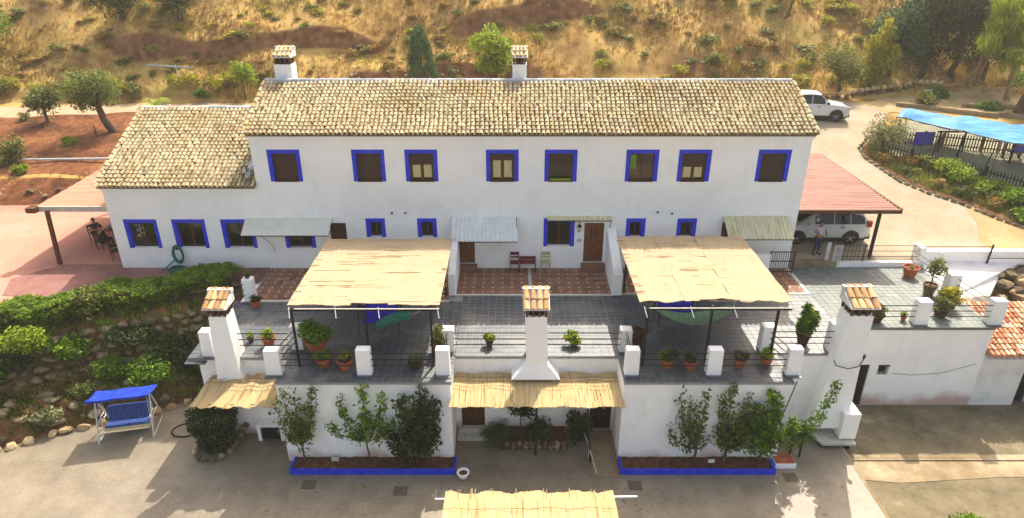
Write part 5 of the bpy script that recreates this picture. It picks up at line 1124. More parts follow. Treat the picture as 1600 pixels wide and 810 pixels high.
# courtyard plants under the awning
palm('potted_palm', 'spiky cycad in a round pot beside the courtyard door', (-.55, 20.1, -3.25), .1, .18, 1.0, 22, leaf_dark, cat='potted plant'); tag(obj('round_pot', MB().lathe([(.2, 0), (.3, .2), (.26, .38), (.24, .36)], 14, (-.55, 20.1, -3.6)), stone_m), 'round stone pot under the spiky cycad', 'pot')
t = thing('stone_planter', 'low stone planter box with shrubs under the middle reed awning', 'planter', (.9, 20, -3.6))
for k in range(10): put_stone(t, SM, (-.2 + .24 * k, 19.7, -3.48), (.27, .22, .3)); put_stone(t, SM, (-.2 + .24 * k, 19.7, -3.3), (.27, .22, .22))
for k in range(4): put_stone(t, SM, (-.22, 19.85 + .22 * k, -3.42), (.22, .26, .36)); put_stone(t, SM, (2.1, 19.85 + .22 * k, -3.42), (.22, .26, .36))
obj('soil', MB().box(-.2, 2.1, 19.72, 20.68, -3.6, -3.28), soil, t)
tree('standard_tree', 'small twin-headed tree in the stone planter by the awning post', (.35, 20.2, -3.3), .9, .035, (.0, 0, 1.25), (.55, .3, .35), 650, .1, leaf_dark, ncl=10, spread=.14)
shrub('shrub', 'dark bush filling the stone planter under the awning', (.9, 20.2, -3.35), .85, .6, 900, leaf_dark, .1); shrub('shrub', 'large dark shrub right of the stone planter under the awning', (2.55, 20.1, -3.6), .6, 1.5, 1300, leaf_dark, .1)
t = thing('ivy_planter', 'square ivy-covered block on a ring of stones left of the barbecue wall', 'planter', (-11.2, 19.9, -3.6)); cl = []
for k in range(150):
    a_ = rng.uniform(0, 6.28); z_ = rng.uniform(.15, 1.55); r_ = .62 + .1 * z_ if rng.random() < .75 else rng.uniform(0, .6); r_ = r_; cl.append((r_ * math.cos(a_) * (1.05 if z_ > .9 else .85), r_ * math.sin(a_) * .75, 1.55 if r_ < .6 else z_))
leaf_obj('ivy', leaf_dark, t, cl, 5200, (.1, .1, .1), .09)
for k in range(14): a_ = k / 14 * 6.28; put_stone(t, SP if k < 9 and k > 4 else SM, (-11.2 + math.cos(a_) * .72, 19.75 + math.sin(a_) * .72, -3.45), (.34, .28, .32), a_ + 1.57)
for k in range(7): put_stone(t, SM, (-10.45 + .02 * k, 19.9 + .13 * k, -3.4 + .04 * k), (.34, .3, .4))
tag(obj('garden_hose', MB().tube([(-12.85 + .5 * math.cos(a / 12 * 6.28) * (1 + .05 * (a // 12)), 20.8 + .42 * math.sin(a / 12 * 6.28), -3.57 + .02 * math.sin(a)) for a in range(24)], .022, 5), black_rubber), 'thin dark hose looped on the ground by the ivy block', 'hose')
tb = thing('white_tub', 'round white-rimmed tub standing at the corner of the left planter', 'tub', (-1.75, 18.3, -3.6)); obj('rim', MB().lathe([(.15, 0), (.2, .16), (.23, .18), (.23, .21), (.17, .21), (.14, .08)], 18, (-1.75, 18.3, -3.6)), whitewash, tb); obj('soil', MB().lathe([(.175, .15), (.01, .16)], 14, (-1.75, 18.3, -3.6)), soil, tb)
for x, y, lb in ((-7.2, 17.9, 'dark square drain cover before the left end of the left planter'), (-3.9, 17.6, 'dark square drain cover before the right end of the left planter'), (4.35, 17.85, 'dark square drain cover before the right planter'), (3.4, 18.9, 'dark square drain cover between awning and right planter'), (10.0, 18.25, 'dark drain cover right of the small brick step')):
    t = thing('drain_cover', lb, 'drain cover', (x, y, -3.6)); obj('frame', MB().box(x - .24, x + .24, y - .22, y + .22, -3.62, -3.588), drain_m, t); obj('grate', MB().box(x - .2, x + .2, y - .18, y + .18, -3.59, -3.582), drain_m, t)
rr_ = thing('ramp_rail', 'thin pale handrail of the ramp beside the dark courtyard door', 'handrail', (2.8, 19.5, -3.6)); mb = MB(); mb.tube([(2.62, 20.4, -2.9), (2.85, 19.3, -3.1), (3.05, 18.35, -3.5)], .018, 5); mb.tube([(2.62, 20.4, -3.6), (2.62, 20.4, -2.9)], .018, 5); mb.tube([(2.85, 19.3, -3.6), (2.85, 19.3, -3.1)], .018, 5); obj('rail', mb, whitemetal, rr_)
obj('ramp', MB().add([(2.9, 18.3, -3.6), (3.9, 18.3, -3.6), (3.9, 20.69, -3.6), (2.9, 20.69, -3.6), (2.9, 18.3, -3.585), (3.9, 18.3, -3.585), (3.9, 20.69, -3.5), (2.9, 20.69, -3.5)], [(4, 5, 6, 7), (0, 1, 5, 4), (3, 0, 4, 7), (1, 2, 6, 5)]), strip_m, rr_)
# tops of plants at the lower edge
shrub('shrub', 'spiky plant tip at the bottom edge below the right planter', (7.2, 14.3, -3.6), .6, .9, 900, leaf_olive, .13, elong=2.4); shrub('shrub', 'green bush cut off by the bottom edge at the lower right', (14.6, 15.6, -3.72), .7, 1.0, 1500, leaf_green, .1)
tag(obj('marker_post', MB().box(6.75, 6.85, 15.4, 15.5, -3.6, -2.9), whitemetal), 'short white post at the bottom edge under the right planter', 'post')

v_, f_, t_ = leaves([(x, y, -3.59) for x, y in zip(rng.uniform(-9, 11, 60), rng.uniform(15.5, 18.3, 60))], 420, (.5, .4, .004), .07, up=6)
tag(stuff(link('leaf_litter', mesh_np('leaf_litter', v_, f_, t_), leaf_dry)), 'fallen dry leaves scattered over the courtyard before the planters', 'leaf litter')

# ---------------------------------------------------------------- carport, side canopy, shed roof
def corr_sheet(name, x0, x1, y0, y1, z0, z1, mt, parent, per=.19, amp=.018, along='y'):
    """sheet from (x0..x1, y0..y1); z0 at y0 and z1 at y1; ridges run along x, so the height varies with y"""
    mb = MB(); n = int((y1 - y0) / per * 5)
    for i in range(n + 1):
        y = y0 + (y1 - y0) * i / n; z = z0 + (z1 - z0) * i / n + amp * math.sin(i / 5 * 2 * math.pi); mb.v += [(x0, y, z), (x1, y, z)]; mb.t += [.5, .5]
    mb.f = [(2 * i, 2 * i + 1, 2 * i + 3, 2 * i + 2) for i in range(n)]; s = obj(name, mb, mt, parent); q = s.modifiers.new('thickness', 'SOLIDIFY'); q.thickness = .02; q.offset = -1; return s
cp = thing('carport', 'flat-roofed carport of pink corrugated sheets on the right gable', 'carport', (15.3, 32.5, .3))
corr_sheet('roof_sheet', 12.92, 17.75, 28.4, 37.3, 2.75, 2.85, pinkroof, cp, per=.32, amp=.025)
obj('fascia', MB().box(12.92, 17.8, 28.34, 28.42, 2.58, 2.76), brownwood, cp); obj('fascia', MB().box(17.74, 17.84, 28.42, 37.3, 2.6, 2.8), brownwood, cp)
for x, y in ((16.95, 28.6), (17.0, 33), (17.0, 37)): obj('post', MB().bar((x, y, h(x, y) - .1), (x, y, 2.66), .12), iron, cp)
for y in (30.5, 33.0, 35.5): obj('beam', MB().box(12.95, 17.7, y - .05, y + .05, 2.58, 2.7), brownwood, cp)
lc = thing('side_canopy', 'pink sheet canopy with cream fascia over the patio at the left gable', 'canopy', (-20, 31, 0))
corr_sheet('roof_sheet', -22.3, -18.22, 29.3, 36.4, 2.6, 2.72, pinkroof_side, lc, per=.6, amp=.012)
obj('fascia', MB().box(-22.2, -18.22, 29.22, 29.31, 2.34, 2.6), marble, lc); obj('beam_end', MB().box(-22.65, -22.2, 28.95, 29.4, 2.36, 2.6), brownwood, lc); obj('beam', MB().box(-22.42, -22.22, 29.4, 36.2, 2.4, 2.58), brownwood, lc)
for x, y in ((-21.75, 28.75), (-22.3, 36.0)): obj('post', MB().bar((x + .35, y - .35, 0), (x, y + .35, 2.45), .15), brownwood, lc)
sd = thing('tiled_shed', 'low shed with weathered red roof tiles at the right edge below the terrace', 'shed', (21.5, 24, -3.8))
mb = MB(); wall_open(mb, 19.15, 27, -4.2, -1.34, 22.7, .3, [(21.0, 21.65, -4.0, -1.9)]); mb.box(19.2, 27, 25.2, 25.45, -4.2, -.6); mb.box(26.8, 27, 23, 25.9, -4.2, -1.1); obj('wall', mb, whitewash_old, sd)
obj('doorway', MB().box(21.0, 21.65, 23.0, 23.05, -4.0, -1.9), dark_in, sd)  # near-black panel paints the unlit inside of the shed
mb = MB(); mb.hexa([(19.2, 22.5, -1.32), (27.1, 22.5, -1.32), (27.1, 25.5, -.53), (19.2, 25.5, -.53), (19.2, 22.5, -1.2), (27.1, 22.5, -1.2), (27.1, 25.5, -.41), (19.2, 25.5, -.41)]); rf = obj('roof', mb, red_tile_m, sd)
tile_roof(rf, (19.15, 22.45, -1.2), (1, 0, 0), (0, 3.8, 1.0), 7.8, 3.1, red_tile_m, singles=90, row=.3)
for k in range(30): obj('eave_block', MB().lathe([(.085, 0), (.085, .05)], 10, (19.35 + .25 * k, 22.6, -1.42)) if False else MB().box(19.27 + .25 * k, 19.43 + .25 * k, 22.56, 22.69, -1.46, -1.34), ridge_m, sd)
# white retaining wall with its rails, right of the terrace
rw_ = thing('retaining_wall', 'low white wall above a whitewashed slope at the right edge of the terrace', 'wall', (21, 28.4, 0))
mb = MB(); mb.box(19.3, 34, 28.3, 28.6, -2.2, .72); mb.box(19.0, 19.3, 28.15, 28.75, -.1, .95); obj('wall', mb, whitewash, rw_, bevel=.02)
mb = MB(); A8 = [(19.2, 28.31, .28), (24.0, 28.31, .15), (22.7, 27.7, -.3), (21.6, 26.5, -.62), (19.2, 26.1, -.72)]; mb.add(A8 + [(x, y, z - .6) for x, y, z in A8], [(0, 4, 3, 2, 1), (5, 6, 7, 8, 9), (4, 9, 8, 3), (3, 8, 7, 2), (2, 7, 6, 1), (0, 5, 9, 4)]); obj('render_slope', mb, whitewash_old, rw_)
mb = MB(); mb.tube([(19.2, 28.2, 1.0), (22.3, 28.2, 1.0)], .016, 5); mb.bar((22.3, 28.2, 0), (22.35, 28.2, 1.1), .06); mb.tube([(22.4, 28.2, .4), (26, 28.2, .4)], .016, 5); mb.tube([(22.4, 28.2, .05), (26, 28.2, .05)], .016, 5); obj('railing', mb, iron, rw_)
bk = thing('terrace_parapet', 'low white kerb with thin black rails between terrace and driveway', 'kerb', (16.8, 28.2, 0)); obj('kerb', MB().box(15.2, 19.0, 28.12, 28.3, -.1, .24), whitewash, bk)
obj('driveway_step', MB().box(12.95, 15.2, 28.08, 28.42, -.1, .262), strip_m, bk)
mb = MB()
for z in (.5, .78, 1.05): mb.tube([(15.3, 28.2, z), (19.0, 28.2, z)], .014, 5)
obj('railing', mb, iron, bk)
mb = MB()
for k in range(7): mb.tube([(15.35 + .17 * k, 28.22, .26), (15.35 + .17 * k, 28.22, 1.08)], .012, 4)
mb.bar((16.45, 28.22, .2), (16.45, 28.22, 1.15), .04); obj('baluster', mb, iron, bk)
gt = thing('white_gate_leaf', 'open white lattice gate leaf standing beside the carport entrance', 'gate', (15.0, 28.3, .1)); obj('post', MB().box(14.72, 14.88, 28.3, 28.4, .05, 1.15), whitemetal, gt); mb = MB(); mb.box(14.96, 15.0, 28.1, 28.13, .1, 1.1); mb.box(15.3, 15.34, 28.1, 28.13, .1, 1.1)
for z in (.1, .6, 1.06): mb.box(15.0, 15.3, 28.1, 28.13, z, z + .04)
for k in range(9): mb.bar((15.0, 28.115, .15 + .1 * k), (15.3, 28.115, .25 + .1 * k), .02); mb.bar((15.3, 28.115, .15 + .1 * k), (15.0, 28.115, .25 + .1 * k), .02)
obj('lattice', mb, whitemetal, gt)
gb = thing('iron_gate', 'small black iron gate closing the gap right of the cream awning', 'gate', (12.2, 27.9, 0)); mb = MB()
for x in (11.75, 12.85): mb.bar((x, 27.4, 0), (x, 27.4, 1.15), .05)
for z in (.1, .62, 1.08): mb.box(11.75, 12.85, 27.38, 27.42, z, z + .035)
obj('frame', mb, iron, gb)
for k in range(10): obj('bar', MB().tube([(11.85 + .1 * k, 27.4, .1), (11.85 + .1 * k, 27.4, 1.1)], .012, 4), iron, gb)
mb = MB(); mb.box(10.6, 11.6, 27.0, 27.2, 0.002, 1.15); tag(obj('low_wall', mb, whitewash), 'low white wall under the cream awning beside the iron gate', 'wall')

# ---------------------------------------------------------------- vehicles (x forward, origin between the wheels on the ground)
def car(label, loc, rz, L, W, H, prof, belt, roofseg, wb, wr, hood, kind):
    t = thing('parked_car', label, 'car', loc, rz); n = len(prof); rows = []
    # prof: list of (x, z_top, inset) describing the outline from tail to nose
    body = MB(); zb = .26 * (H / 1.65)
    ring = []
    for x, zt, ins in prof:
        hw = W / 2 * (1 - .10 * max(0, abs(x) / (L / 2) - .75) / .25 * 1.0); bz = min(belt, zt - .02); top_in = ins
        ring.append([(x, -hw * .88, zb), (x, -hw, zb + .16), (x, -hw * 1.0, (zb + bz) / 2), (x, -hw * .965, bz), (x, -(hw * .965 - top_in), max(zt - .05, bz + .01)), (x, -(hw * .965 - top_in) * .72, zt), (x, 0, zt + .015)])
    for r_ in ring: full = r_ + [(a, -b, c_) for a, b, c_ in reversed(r_[:-1])]; rows.append(full)
    m_ = len(rows[0]); body.v = [p for r_ in rows for p in r_]; body.t = [.5] * len(body.v); gl = []
    for i in range(n - 1):
        for k in range(m_ - 1):
            f = (i * m_ + k, (i + 1) * m_ + k, (i + 1) * m_ + k + 1, i * m_ + k + 1)
            body.f.append(f)
    body.f.append(tuple(range(m_ - 1, -1, -1))); body.f.append(tuple(range((n - 1) * m_, n * m_)))
    body.f.append(()) if False else None
    b = obj('body', body, carwhite, t, local=True, smooth=True); md = b.modifiers.new('edges', 'BEVEL'); md.width = .03; md.segments = 2; md.limit_method = 'ANGLE'; md.angle_limit = R(28)
    obj('underside', MB().box(-L / 2 + .15, L / 2 - .15, -W / 2 + .12, W / 2 - .12, zb - .08, zb + .01), blackplastic, t, local=True)
    def Pt(i, k, s): p = Vector(rows[i][k]); return Vector((p.x, p.y * s, p.z))
    for s in (1, -1):           # side windows: between belt (3) and roof edge (4)
        for (i0, i1) in roofseg['side']:
            g = MB(); q = []
            lo = [Vector(ring[i][3]) for i in range(i0, i1 + 1)]; hi = [Vector(ring[i][4]) for i in range(i0, i1 + 1)]
            P = []
            for a, c_ in zip(lo, hi): P.append((a.lerp(c_, .06), a.lerp(c_, .93)))
            P = [(a, c_) if 0 < j < len(P) - 1 else (a, c_) for j, (a, c_) in enumerate(P)]
            vs = []
            for j, (a, c_) in enumerate(P):
                d = .025 if j == 0 else (-.025 if j == len(P) - 1 else 0)
                for p in (a, c_): vs.append((p.x + d, (p.y - .012) * s, p.z))
            g.add(vs, [(2 * j, 2 * j + 2, 2 * j + 3, 2 * j + 1) if s > 0 else (2 * j, 2 * j + 1, 2 * j + 3, 2 * j + 2) for j in range(len(P) - 1)]); obj('side_window', g, carglass, t, local=True)
    for nm_, (i0, i1) in (('rear_window', roofseg['rear']), ('windscreen', roofseg['front'])):
        a, c_ = ring[i0], ring[i1]; g = MB(); vs = []
        A0, A1, B0_, B1 = Vector(a[4]), Vector(a[5]), Vector(c_[4]), Vector(c_[5]); 
        up_ = .012; pts = [Vector((a[5][0], a[4][1] * .93, a[5][2] + up_)), Vector((a[5][0], -a[4][1] * .93, a[5][2] + up_)), Vector((c_[5][0], -c_[4][1] * .90, c_[5][2] + up_)), Vector((c_[5][0], c_[4][1] * .90, c_[5][2] + up_))]
        c0 = sum(pts, Vector()) / 4; sg = -1 if nm_ == 'rear_window' else 1; pts = [c0 + (p - c0) * .9 + Vector((sg * .02, 0, .012)) for p in pts]
        g.add(pts, [(0, 1, 2, 3)]); obj(nm_, g, carglass, t, local=True)
    for sx in (wb / 2, -wb / 2):
        for s in (1, -1):
            w = MB(); y = s * (W / 2 - .10); vs = []; prof_w = [(wr * .62, -.1), (wr * .95, -.11), (wr, -.07), (wr, .07), (wr * .95, .11), (wr * .62, .1)]; nn = 22
            for r_, yy in prof_w:
                for k in range(nn): a = 2 * math.pi * k / nn; vs.append((sx + wheel_off + r_ * math.cos(a), y + yy, wr + r_ * math.sin(a)))
            fs = [(i * nn + k, i * nn + (k + 1) % nn, (i + 1) * nn + (k + 1) % nn, (i + 1) * nn + k) for i in range(5) for k in range(nn)]; w.add(vs, fs); wl = obj('wheel', w, rubber, t, local=True, smooth=True)
            rm = MB(); yo = y + s * .06
            for k in range(5):
                a = 2 * math.pi * k / 5 + .3; rm.bar((sx + wheel_off, yo + s * .02, wr), (sx + wheel_off + math.cos(a) * wr * .64, yo + s * .02, wr + math.sin(a) * wr * .64), .07, .03)
            rm.tube([(sx + wheel_off, yo - .02, wr), (sx + wheel_off, yo + .05 * s, wr)], .07, 10)
            nn = 20
            for r0_, r1_ in ((wr * .56, wr * .66),):
                vs = [(sx + wheel_off + r_ * math.cos(2 * math.pi * k / nn), yo + s * .04, wr + r_ * math.sin(2 * math.pi * k / nn)) for r_ in (r0_, r1_) for k in range(nn)]; rm.add(vs, [(k, (k + 1) % nn, nn + (k + 1) % nn, nn + k) for k in range(nn)])
            obj('rim', rm, alloy, wl, local=True)
            dk = MB(); dk.tube([(sx + wheel_off, y - s * .09, wr), (sx + wheel_off, y + s * .02, wr)], wr * .6, 18); obj('brake_disc', dk, blackplastic, wl, local=True)
            ar = MB(); nn = 12; vs = []
            for r_, yy in ((wr * 1.05, .012), (wr * 1.22, .016)):
                for k in range(nn + 1): a = math.pi * (k / nn * 1.16 - .08); vs.append((sx + wheel_off + r_ * math.cos(a), s * (W / 2 + yy), wr + r_ * math.sin(a)))
            ar.add(vs, [(k, k + 1, nn + 2 + k, nn + 1 + k) for k in range(nn)])
            # dark well seen round the tyre
            ar.add([(sx + wheel_off + wr * 1.06 * math.cos(2 * math.pi * k / 20), s * (W / 2 + .006), wr + wr * 1.06 * math.sin(2 * math.pi * k / 20)) for k in range(20)], [tuple(range(20))]); obj('wheel_arch', ar, blackplastic, t, local=True)
    for s in (1, -1):
        obj('sill', MB().box(-wb / 2 + wr * 1.1 + wheel_off, wb / 2 - wr * 1.1 + wheel_off, s * (W / 2 + .005) - .012, s * (W / 2 + .005) + .012, zb - .02, zb + .12), blackplastic, t, local=True)
        obj('tail_light', MB().box(-L / 2 - .012, -L / 2 + .22, s * (W / 2 * .86) - .11, s * (W / 2 * .86) + .085, belt - .12, belt + .16 if kind == 'suv' else belt - .0), tailred, t, local=True)
        obj('headlight', MB().box(L / 2 - .2, L / 2 + .012, s * (W / 2 * .80) - .13, s * (W / 2 * .80) + .06, hood - .28, hood - .12), lampglass, t, local=True)
        mr_ = MB(); mr_.box(roofseg['mirror'], roofseg['mirror'] + .13, s * (W / 2 + .08) - .1, s * (W / 2 + .08) + .1, belt + .02, belt + .16); obj('mirror', mr_, blackplastic if kind != 'suv' else carwhite, t, local=True, bevel=.02)
        for k in (0, 1):
            dx = (wb * (.02 - .33 * k)) + wheel_off; obj('door_handle', MB().box(dx - .1, dx + .08, s * (W / 2 + .002) - .018, s * (W / 2 + .002) + .018, belt - .14, belt - .1), blackplastic, t, local=True)
    obj('bumper', MB().box(-L / 2 - .06, -L / 2 + .22, -W / 2 * .9, W / 2 * .9, zb, zb + .26), blackplastic, t, local=True, bevel=.04); obj('bumper', MB().box(L / 2 - .22, L / 2 + .06, -W / 2 * .86, W / 2 * .86, zb, zb + .26), blackplastic, t, local=True, bevel=.04)
    return t
wheel_off = 0
car('white modern estate off-roader parked under the pink carport', (15.3, 30.9, .3), math.pi, 4.5, 1.82, 1.65,
    [(-2.25, .75, .02), (-2.24, 1.0, .04), (-2.12, 1.22, .08), (-1.95, 1.42, .16), (-1.75, 1.56, .2), (-1.2, 1.64, .22), (-.4, 1.67, .23), (.2, 1.63, .22), (.55, 1.5, .20), (1.0, 1.24, .12), (1.25, 1.08, .03), (1.8, .98, .03), (2.1, .86, .03), (2.24, .66, .03)],
    1.04, dict(side=[(3, 5), (5, 6), (6, 8)], rear=(2, 4), front=(8, 10), mirror=.75), 2.62, .35, .95, 'suv')
car('old white short off-roader parked behind the right end of the house', (20.3, 44.9, h(20.3, 44.9) - .03), R(-5), 4.2, 1.76, 1.82,
    [(-2.1, .85, .02), (-2.09, 1.15, .03), (-2.02, 1.5, .1), (-1.9, 1.76, .14), (-1.3, 1.82, .15), (-.4, 1.84, .15), (.15, 1.8, .15), (.45, 1.52, .13), (.78, 1.2, .05), (1.0, 1.14, .03), (1.75, 1.06, .03), (2.0, .98, .03), (2.08, .72, .03)],
    1.14, dict(side=[(2, 4), (4, 5), (5, 7)], rear=(1, 3), front=(6, 8), mirror=.55), 2.5, .38, 1.1, 'old')

# ---------------------------------------------------------------- people
def skinned(name, chains, mt, parent, sub=1):
    """chains: list of lists of (x, y, z, radius); the first point of each later chain may repeat an earlier point to branch there"""
    bm_v = []; edges = []; rad = []; idx = {}
    for ch in chains:
        prev = None
        for (x, y, z, r_) in ch:
            k = (round(x, 4), round(y, 4), round(z, 4))
            if k not in idx: idx[k] = len(bm_v); bm_v.append((x, y, z)); rad.append(r_)
            if prev is not None and prev != idx[k]: edges.append((prev, idx[k]))
            prev = idx[k]
    me = bpy.data.meshes.new(name); me.from_pydata(bm_v, edges, []); me.materials.append(mt); o = bpy.data.objects.new(name, me); C.objects.link(o); o.parent = parent
    m_ = o.modifiers.new('skin', 'SKIN'); m_.use_smooth_shade = True
    sv = me.skin_vertices[0].data
    for i, r_ in enumerate(rad): sv[i].radius = (r_, r_); sv[i].use_root = (i == 0)
    s_ = o.modifiers.new('sub', 'SUBSURF'); s_.levels = sub; s_.render_levels = sub; return o
def person(label, loc, rz, J, top, bottom, sit=False):
    """J: joint positions in metres, body facing -Y"""
    t = thing('person', label, 'person', loc, rz)
    pv, ch, nk, hd = J['pelvis'], J['chest'], J['neck'], J['head']
    body = [[(*pv, .12), (*[(a + b) / 2 for a, b in zip(pv, ch)], .115), (*ch, .135), (*nk, .055), (*[(a + b) / 2 for a, b in zip(nk, hd)], .06), (*hd, .088), (hd[0], hd[1] + .01, hd[2] + .08, .075)]]
    shirt = [[(*pv, .135), (*[(a + b) / 2 for a, b in zip(pv, ch)], .13), (*ch, .15), (nk[0], nk[1], nk[2] - .05, .075)]]; legs = [[(pv[0], pv[1], pv[2] + .02, .132)]]
    for s in ('l', 'r'):
        sh, el, wr_ = J['sh' + s], J['el' + s], J['wr' + s]; hp, kn, an, to = J['hip' + s], J['kn' + s], J['an' + s], J['to' + s]
        d = (Vector(wr_) - Vector(el)).normalized(); pm = Vector(wr_) + d * .08
        body.append([(*ch, .135), (*sh, .055), (*el, .042), (*wr_, .03), (*pm, .036)]); sd_ = d.cross(Vector((0, 1, .2))).normalized()
        for q in range(4): b0 = pm; b1 = pm + d * (.045 + .006 * (q in (1, 2))) + sd_ * (.012 * (q - 1.5)) * 2; b2 = b1 + d * .03 + Vector((0, -.012, -.01)); body.append([(*pm, .036), (*b1, .009), (*b2, .007)])
        th_ = Vector(wr_) + d * .03; body.append([(*wr_, .03), (*(th_ + sd_ * .04), .011), (*(th_ + sd_ * .05 + d * .03), .009)])
        body.append([(*pv, .12), (*hp, .09), (*kn, .058), (*an, .04), (*to, .03)])
        m2 = [(a + b) / 2 for a, b in zip(sh, el)]; shirt.append([(*ch, .15), (*sh, .072), (*m2, .062)]); legs.append([(pv[0], pv[1], pv[2] + .02, .132), (*hp, .105), (*kn, .072), (an[0], an[1], an[2] + .05, .058)])
        so_ = MB(); a, b = Vector(an), Vector(to); dd = (b - a); dd.z = 0; dd = dd.normalized(); sdv = Vector((-dd.y, dd.x, 0)) * .045; base = a.z - .07
        heel = a - dd * .06; tip = a + dd * .19; so_.hexa([Vector((p.x, p.y, base)) for p in (heel - sdv, heel + sdv, tip + sdv * .8, tip - sdv * .8)] + [Vector((p.x, p.y, base + hh_)) for p, hh_ in ((heel - sdv, .1), (heel + sdv, .1), (tip + sdv * .8, .045), (tip - sdv * .8, .045))]); obj('shoe', so_, shoe_m, t, local=True, bevel=.015)
    skinned('body', body, skin_m, t); skinned('shirt', shirt, top, t); skinned('trousers', legs, bottom, t)
    hr_ = MB(); hx, hy, hz = hd; bmv = []
    for j in range(6):
        el_ = R(-8 + 98 * j / 5)
        for k in range(14):
            a = 2 * math.pi * k / 14; front = math.sin(a) < -.3; e2 = el_ if not front else max(el_, R(38)); bmv.append((hx + .097 * math.cos(e2) * math.cos(a), hy + .01 + .108 * math.cos(e2) * math.sin(a), hz + .045 + .118 * math.sin(e2)))
    hr_.add(bmv, [(j * 14 + k, j * 14 + (k + 1) % 14, (j + 1) * 14 + (k + 1) % 14, (j + 1) * 14 + k) for j in range(5) for k in range(14)]); obj('hair', hr_, hair_m, t, local=True, smooth=True)
    fc = MB()
    for sx in (-.032, .032): fc.lathe([(.004, -.008), (.011, 0), (.004, .008)], 6, (hx + sx, hy - .086, hz + .035))
    obj('eyes', fc, dark_in, t, local=True); ns = MB(); ns.add([(hx - .013, hy - .084, hz + .0), (hx + .013, hy - .084, hz + .0), (hx, hy - .112, hz + .002), (hx, hy - .086, hz + .045)], [(0, 1, 2), (0, 2, 3), (1, 3, 2)]); ns.box(hx - .022, hx + .022, hy - .09, hy - .08, hz - .034, hz - .026); obj('nose_and_mouth', ns, skin_m, t, local=True)
    for sx in (-1, 1): obj('ear', MB().lathe([(.006, -.025), (.016, 0), (.008, .03)], 6, (hx + sx * .092, hy + .01, hz + .02)), skin_m, t, local=True)
    return t
standing = dict(pelvis=(0, 0, .95), chest=(0, 0, 1.30), neck=(0, -.01, 1.47), head=(0, -.02, 1.58), shl=(-.19, 0, 1.38), shr=(.19, 0, 1.38), ell=(-.30, -.02, 1.14), elr=(.31, .0, 1.14), wrl=(-.16, -.22, 1.10), wrr=(.20, -.22, 1.12),
                hipl=(-.09, 0, .88), hipr=(.09, 0, .88), knl=(-.12, -.02, .48), knr=(.11, .02, .48), anl=(-.14, .02, .08), anr=(.12, .04, .08), tol=(-.16, -.12, .04), tor=(.14, -.1, .04))
person('person in pale shirt and jeans standing before the car under the carport', (14.55, 28.95, .27), R(10), standing, shirt_m, jeans_m)
seated = dict(pelvis=(0, 0, .50), chest=(0, -.06, .86), neck=(0, -.08, 1.03), head=(0, -.11, 1.15), shl=(-.19, -.06, .93), shr=(.19, -.06, .93), ell=(-.27, -.2, .72), elr=(.27, -.22, .74), wrl=(-.16, -.42, .78), wrr=(.15, -.43, .79),
              hipl=(-.09, -.04, .50), hipr=(.09, -.04, .50), knl=(-.13, -.44, .50), knr=(.13, -.44, .50), anl=(-.13, -.46, .08), anr=(.15, -.44, .08), tol=(-.14, -.6, .04), tor=(.16, -.58, .04))
person('person in olive clothes seated at the left of the patio table', (-21.15, 31.1, 0), R(70), seated, olivecloth, darkcloth)
person('person in black seated with back to the camera at the patio table', (-20.25, 30.1, 0), R(160), seated, darkcloth, darkcloth)
tb = thing('patio_table', 'small square table with pale things on it beside the left gable', 'table', (-20.1, 31.1, 0)); obj('table_top', MB().box(-20.55, -19.65, 30.7, 31.55, .70, .74), brownwood, tb)
for x in (-20.5, -19.75):
    for y in (30.78, 31.45): obj('leg', MB().box(x, x + .05, y, y + .05, 0.06, .70), iron, tb)
for k, (x, y, w_) in enumerate([(-20.3, 31.2, .05), (-20.05, 31.35, .06), (-19.95, 31.0, .045), (-20.35, 30.95, .05)]): tag(obj('bottle', MB().lathe([(w_, 0), (w_, .13), (w_ * .4, .19), (w_ * .4, .24)], 8, (x, y, .74)), plain('pale_blue_plastic', c(150, 180, 206))), 'pale blue bottle standing on the patio table by the left gable', 'bottle', 'bottles on the patio table')
def chair(label, loc, rz, mt, seat_m=None, w=.42, hh=.86, arms=False, name='chair', cat='chair', sw=None):
    t = thing(name, label, cat, loc, rz); w2 = (sw or w) / 2; d = .4
    obj('seat', MB().box(-w2, w2, -d / 2, d / 2, .42, .46), seat_m or mt, t, local=True, bevel=.01)
    for x in (-w2 + .015, w2 - .015):
        obj('leg', MB().bar((x, -d / 2 + .02, 0), (x, -d / 2 + .02, .42), .03), mt, t, local=True); obj('leg', MB().bar((x, d / 2 - .02, 0), (x, d / 2 + .03, hh), .03), mt, t, local=True)
        if arms: obj('armrest', MB().bar((x, -d / 2, .64), (x, d / 2, .66), .03), mt, t, local=True)
    b = MB(); b.box(-w2, w2, d / 2 + .005, d / 2 + .03, hh - .14, hh); b.box(-w2, w2, d / 2, d / 2 + .025, .58, .64); obj('backrest', b, seat_m or mt, t, local=True); return t
chair('dark chair under the person at the left of the patio table', (-21.15, 31.1, .04), R(70), iron); chair('dark chair under the person in black at the patio table', (-20.25, 30.1, .04), R(160), iron); chair('dark chair tucked against the left gable wall', (-19.0, 30.0, .04), R(-90), iron); chair('dark chair near the corner of the left gable', (-18.9, 28.9, .04), R(200), iron)
chair('small red wooden chair against the white wall', (.12, 27.7, 0), 0, red_paint, arms=True); chair('low red bench beside the red chair', (.72, 27.72, 0), 0, red_paint, sw=.75, hh=.62, name='bench', cat='bench'); chair('pale yellow chair below the blue window', (1.55, 27.72, 0), 0, yellow_paint)

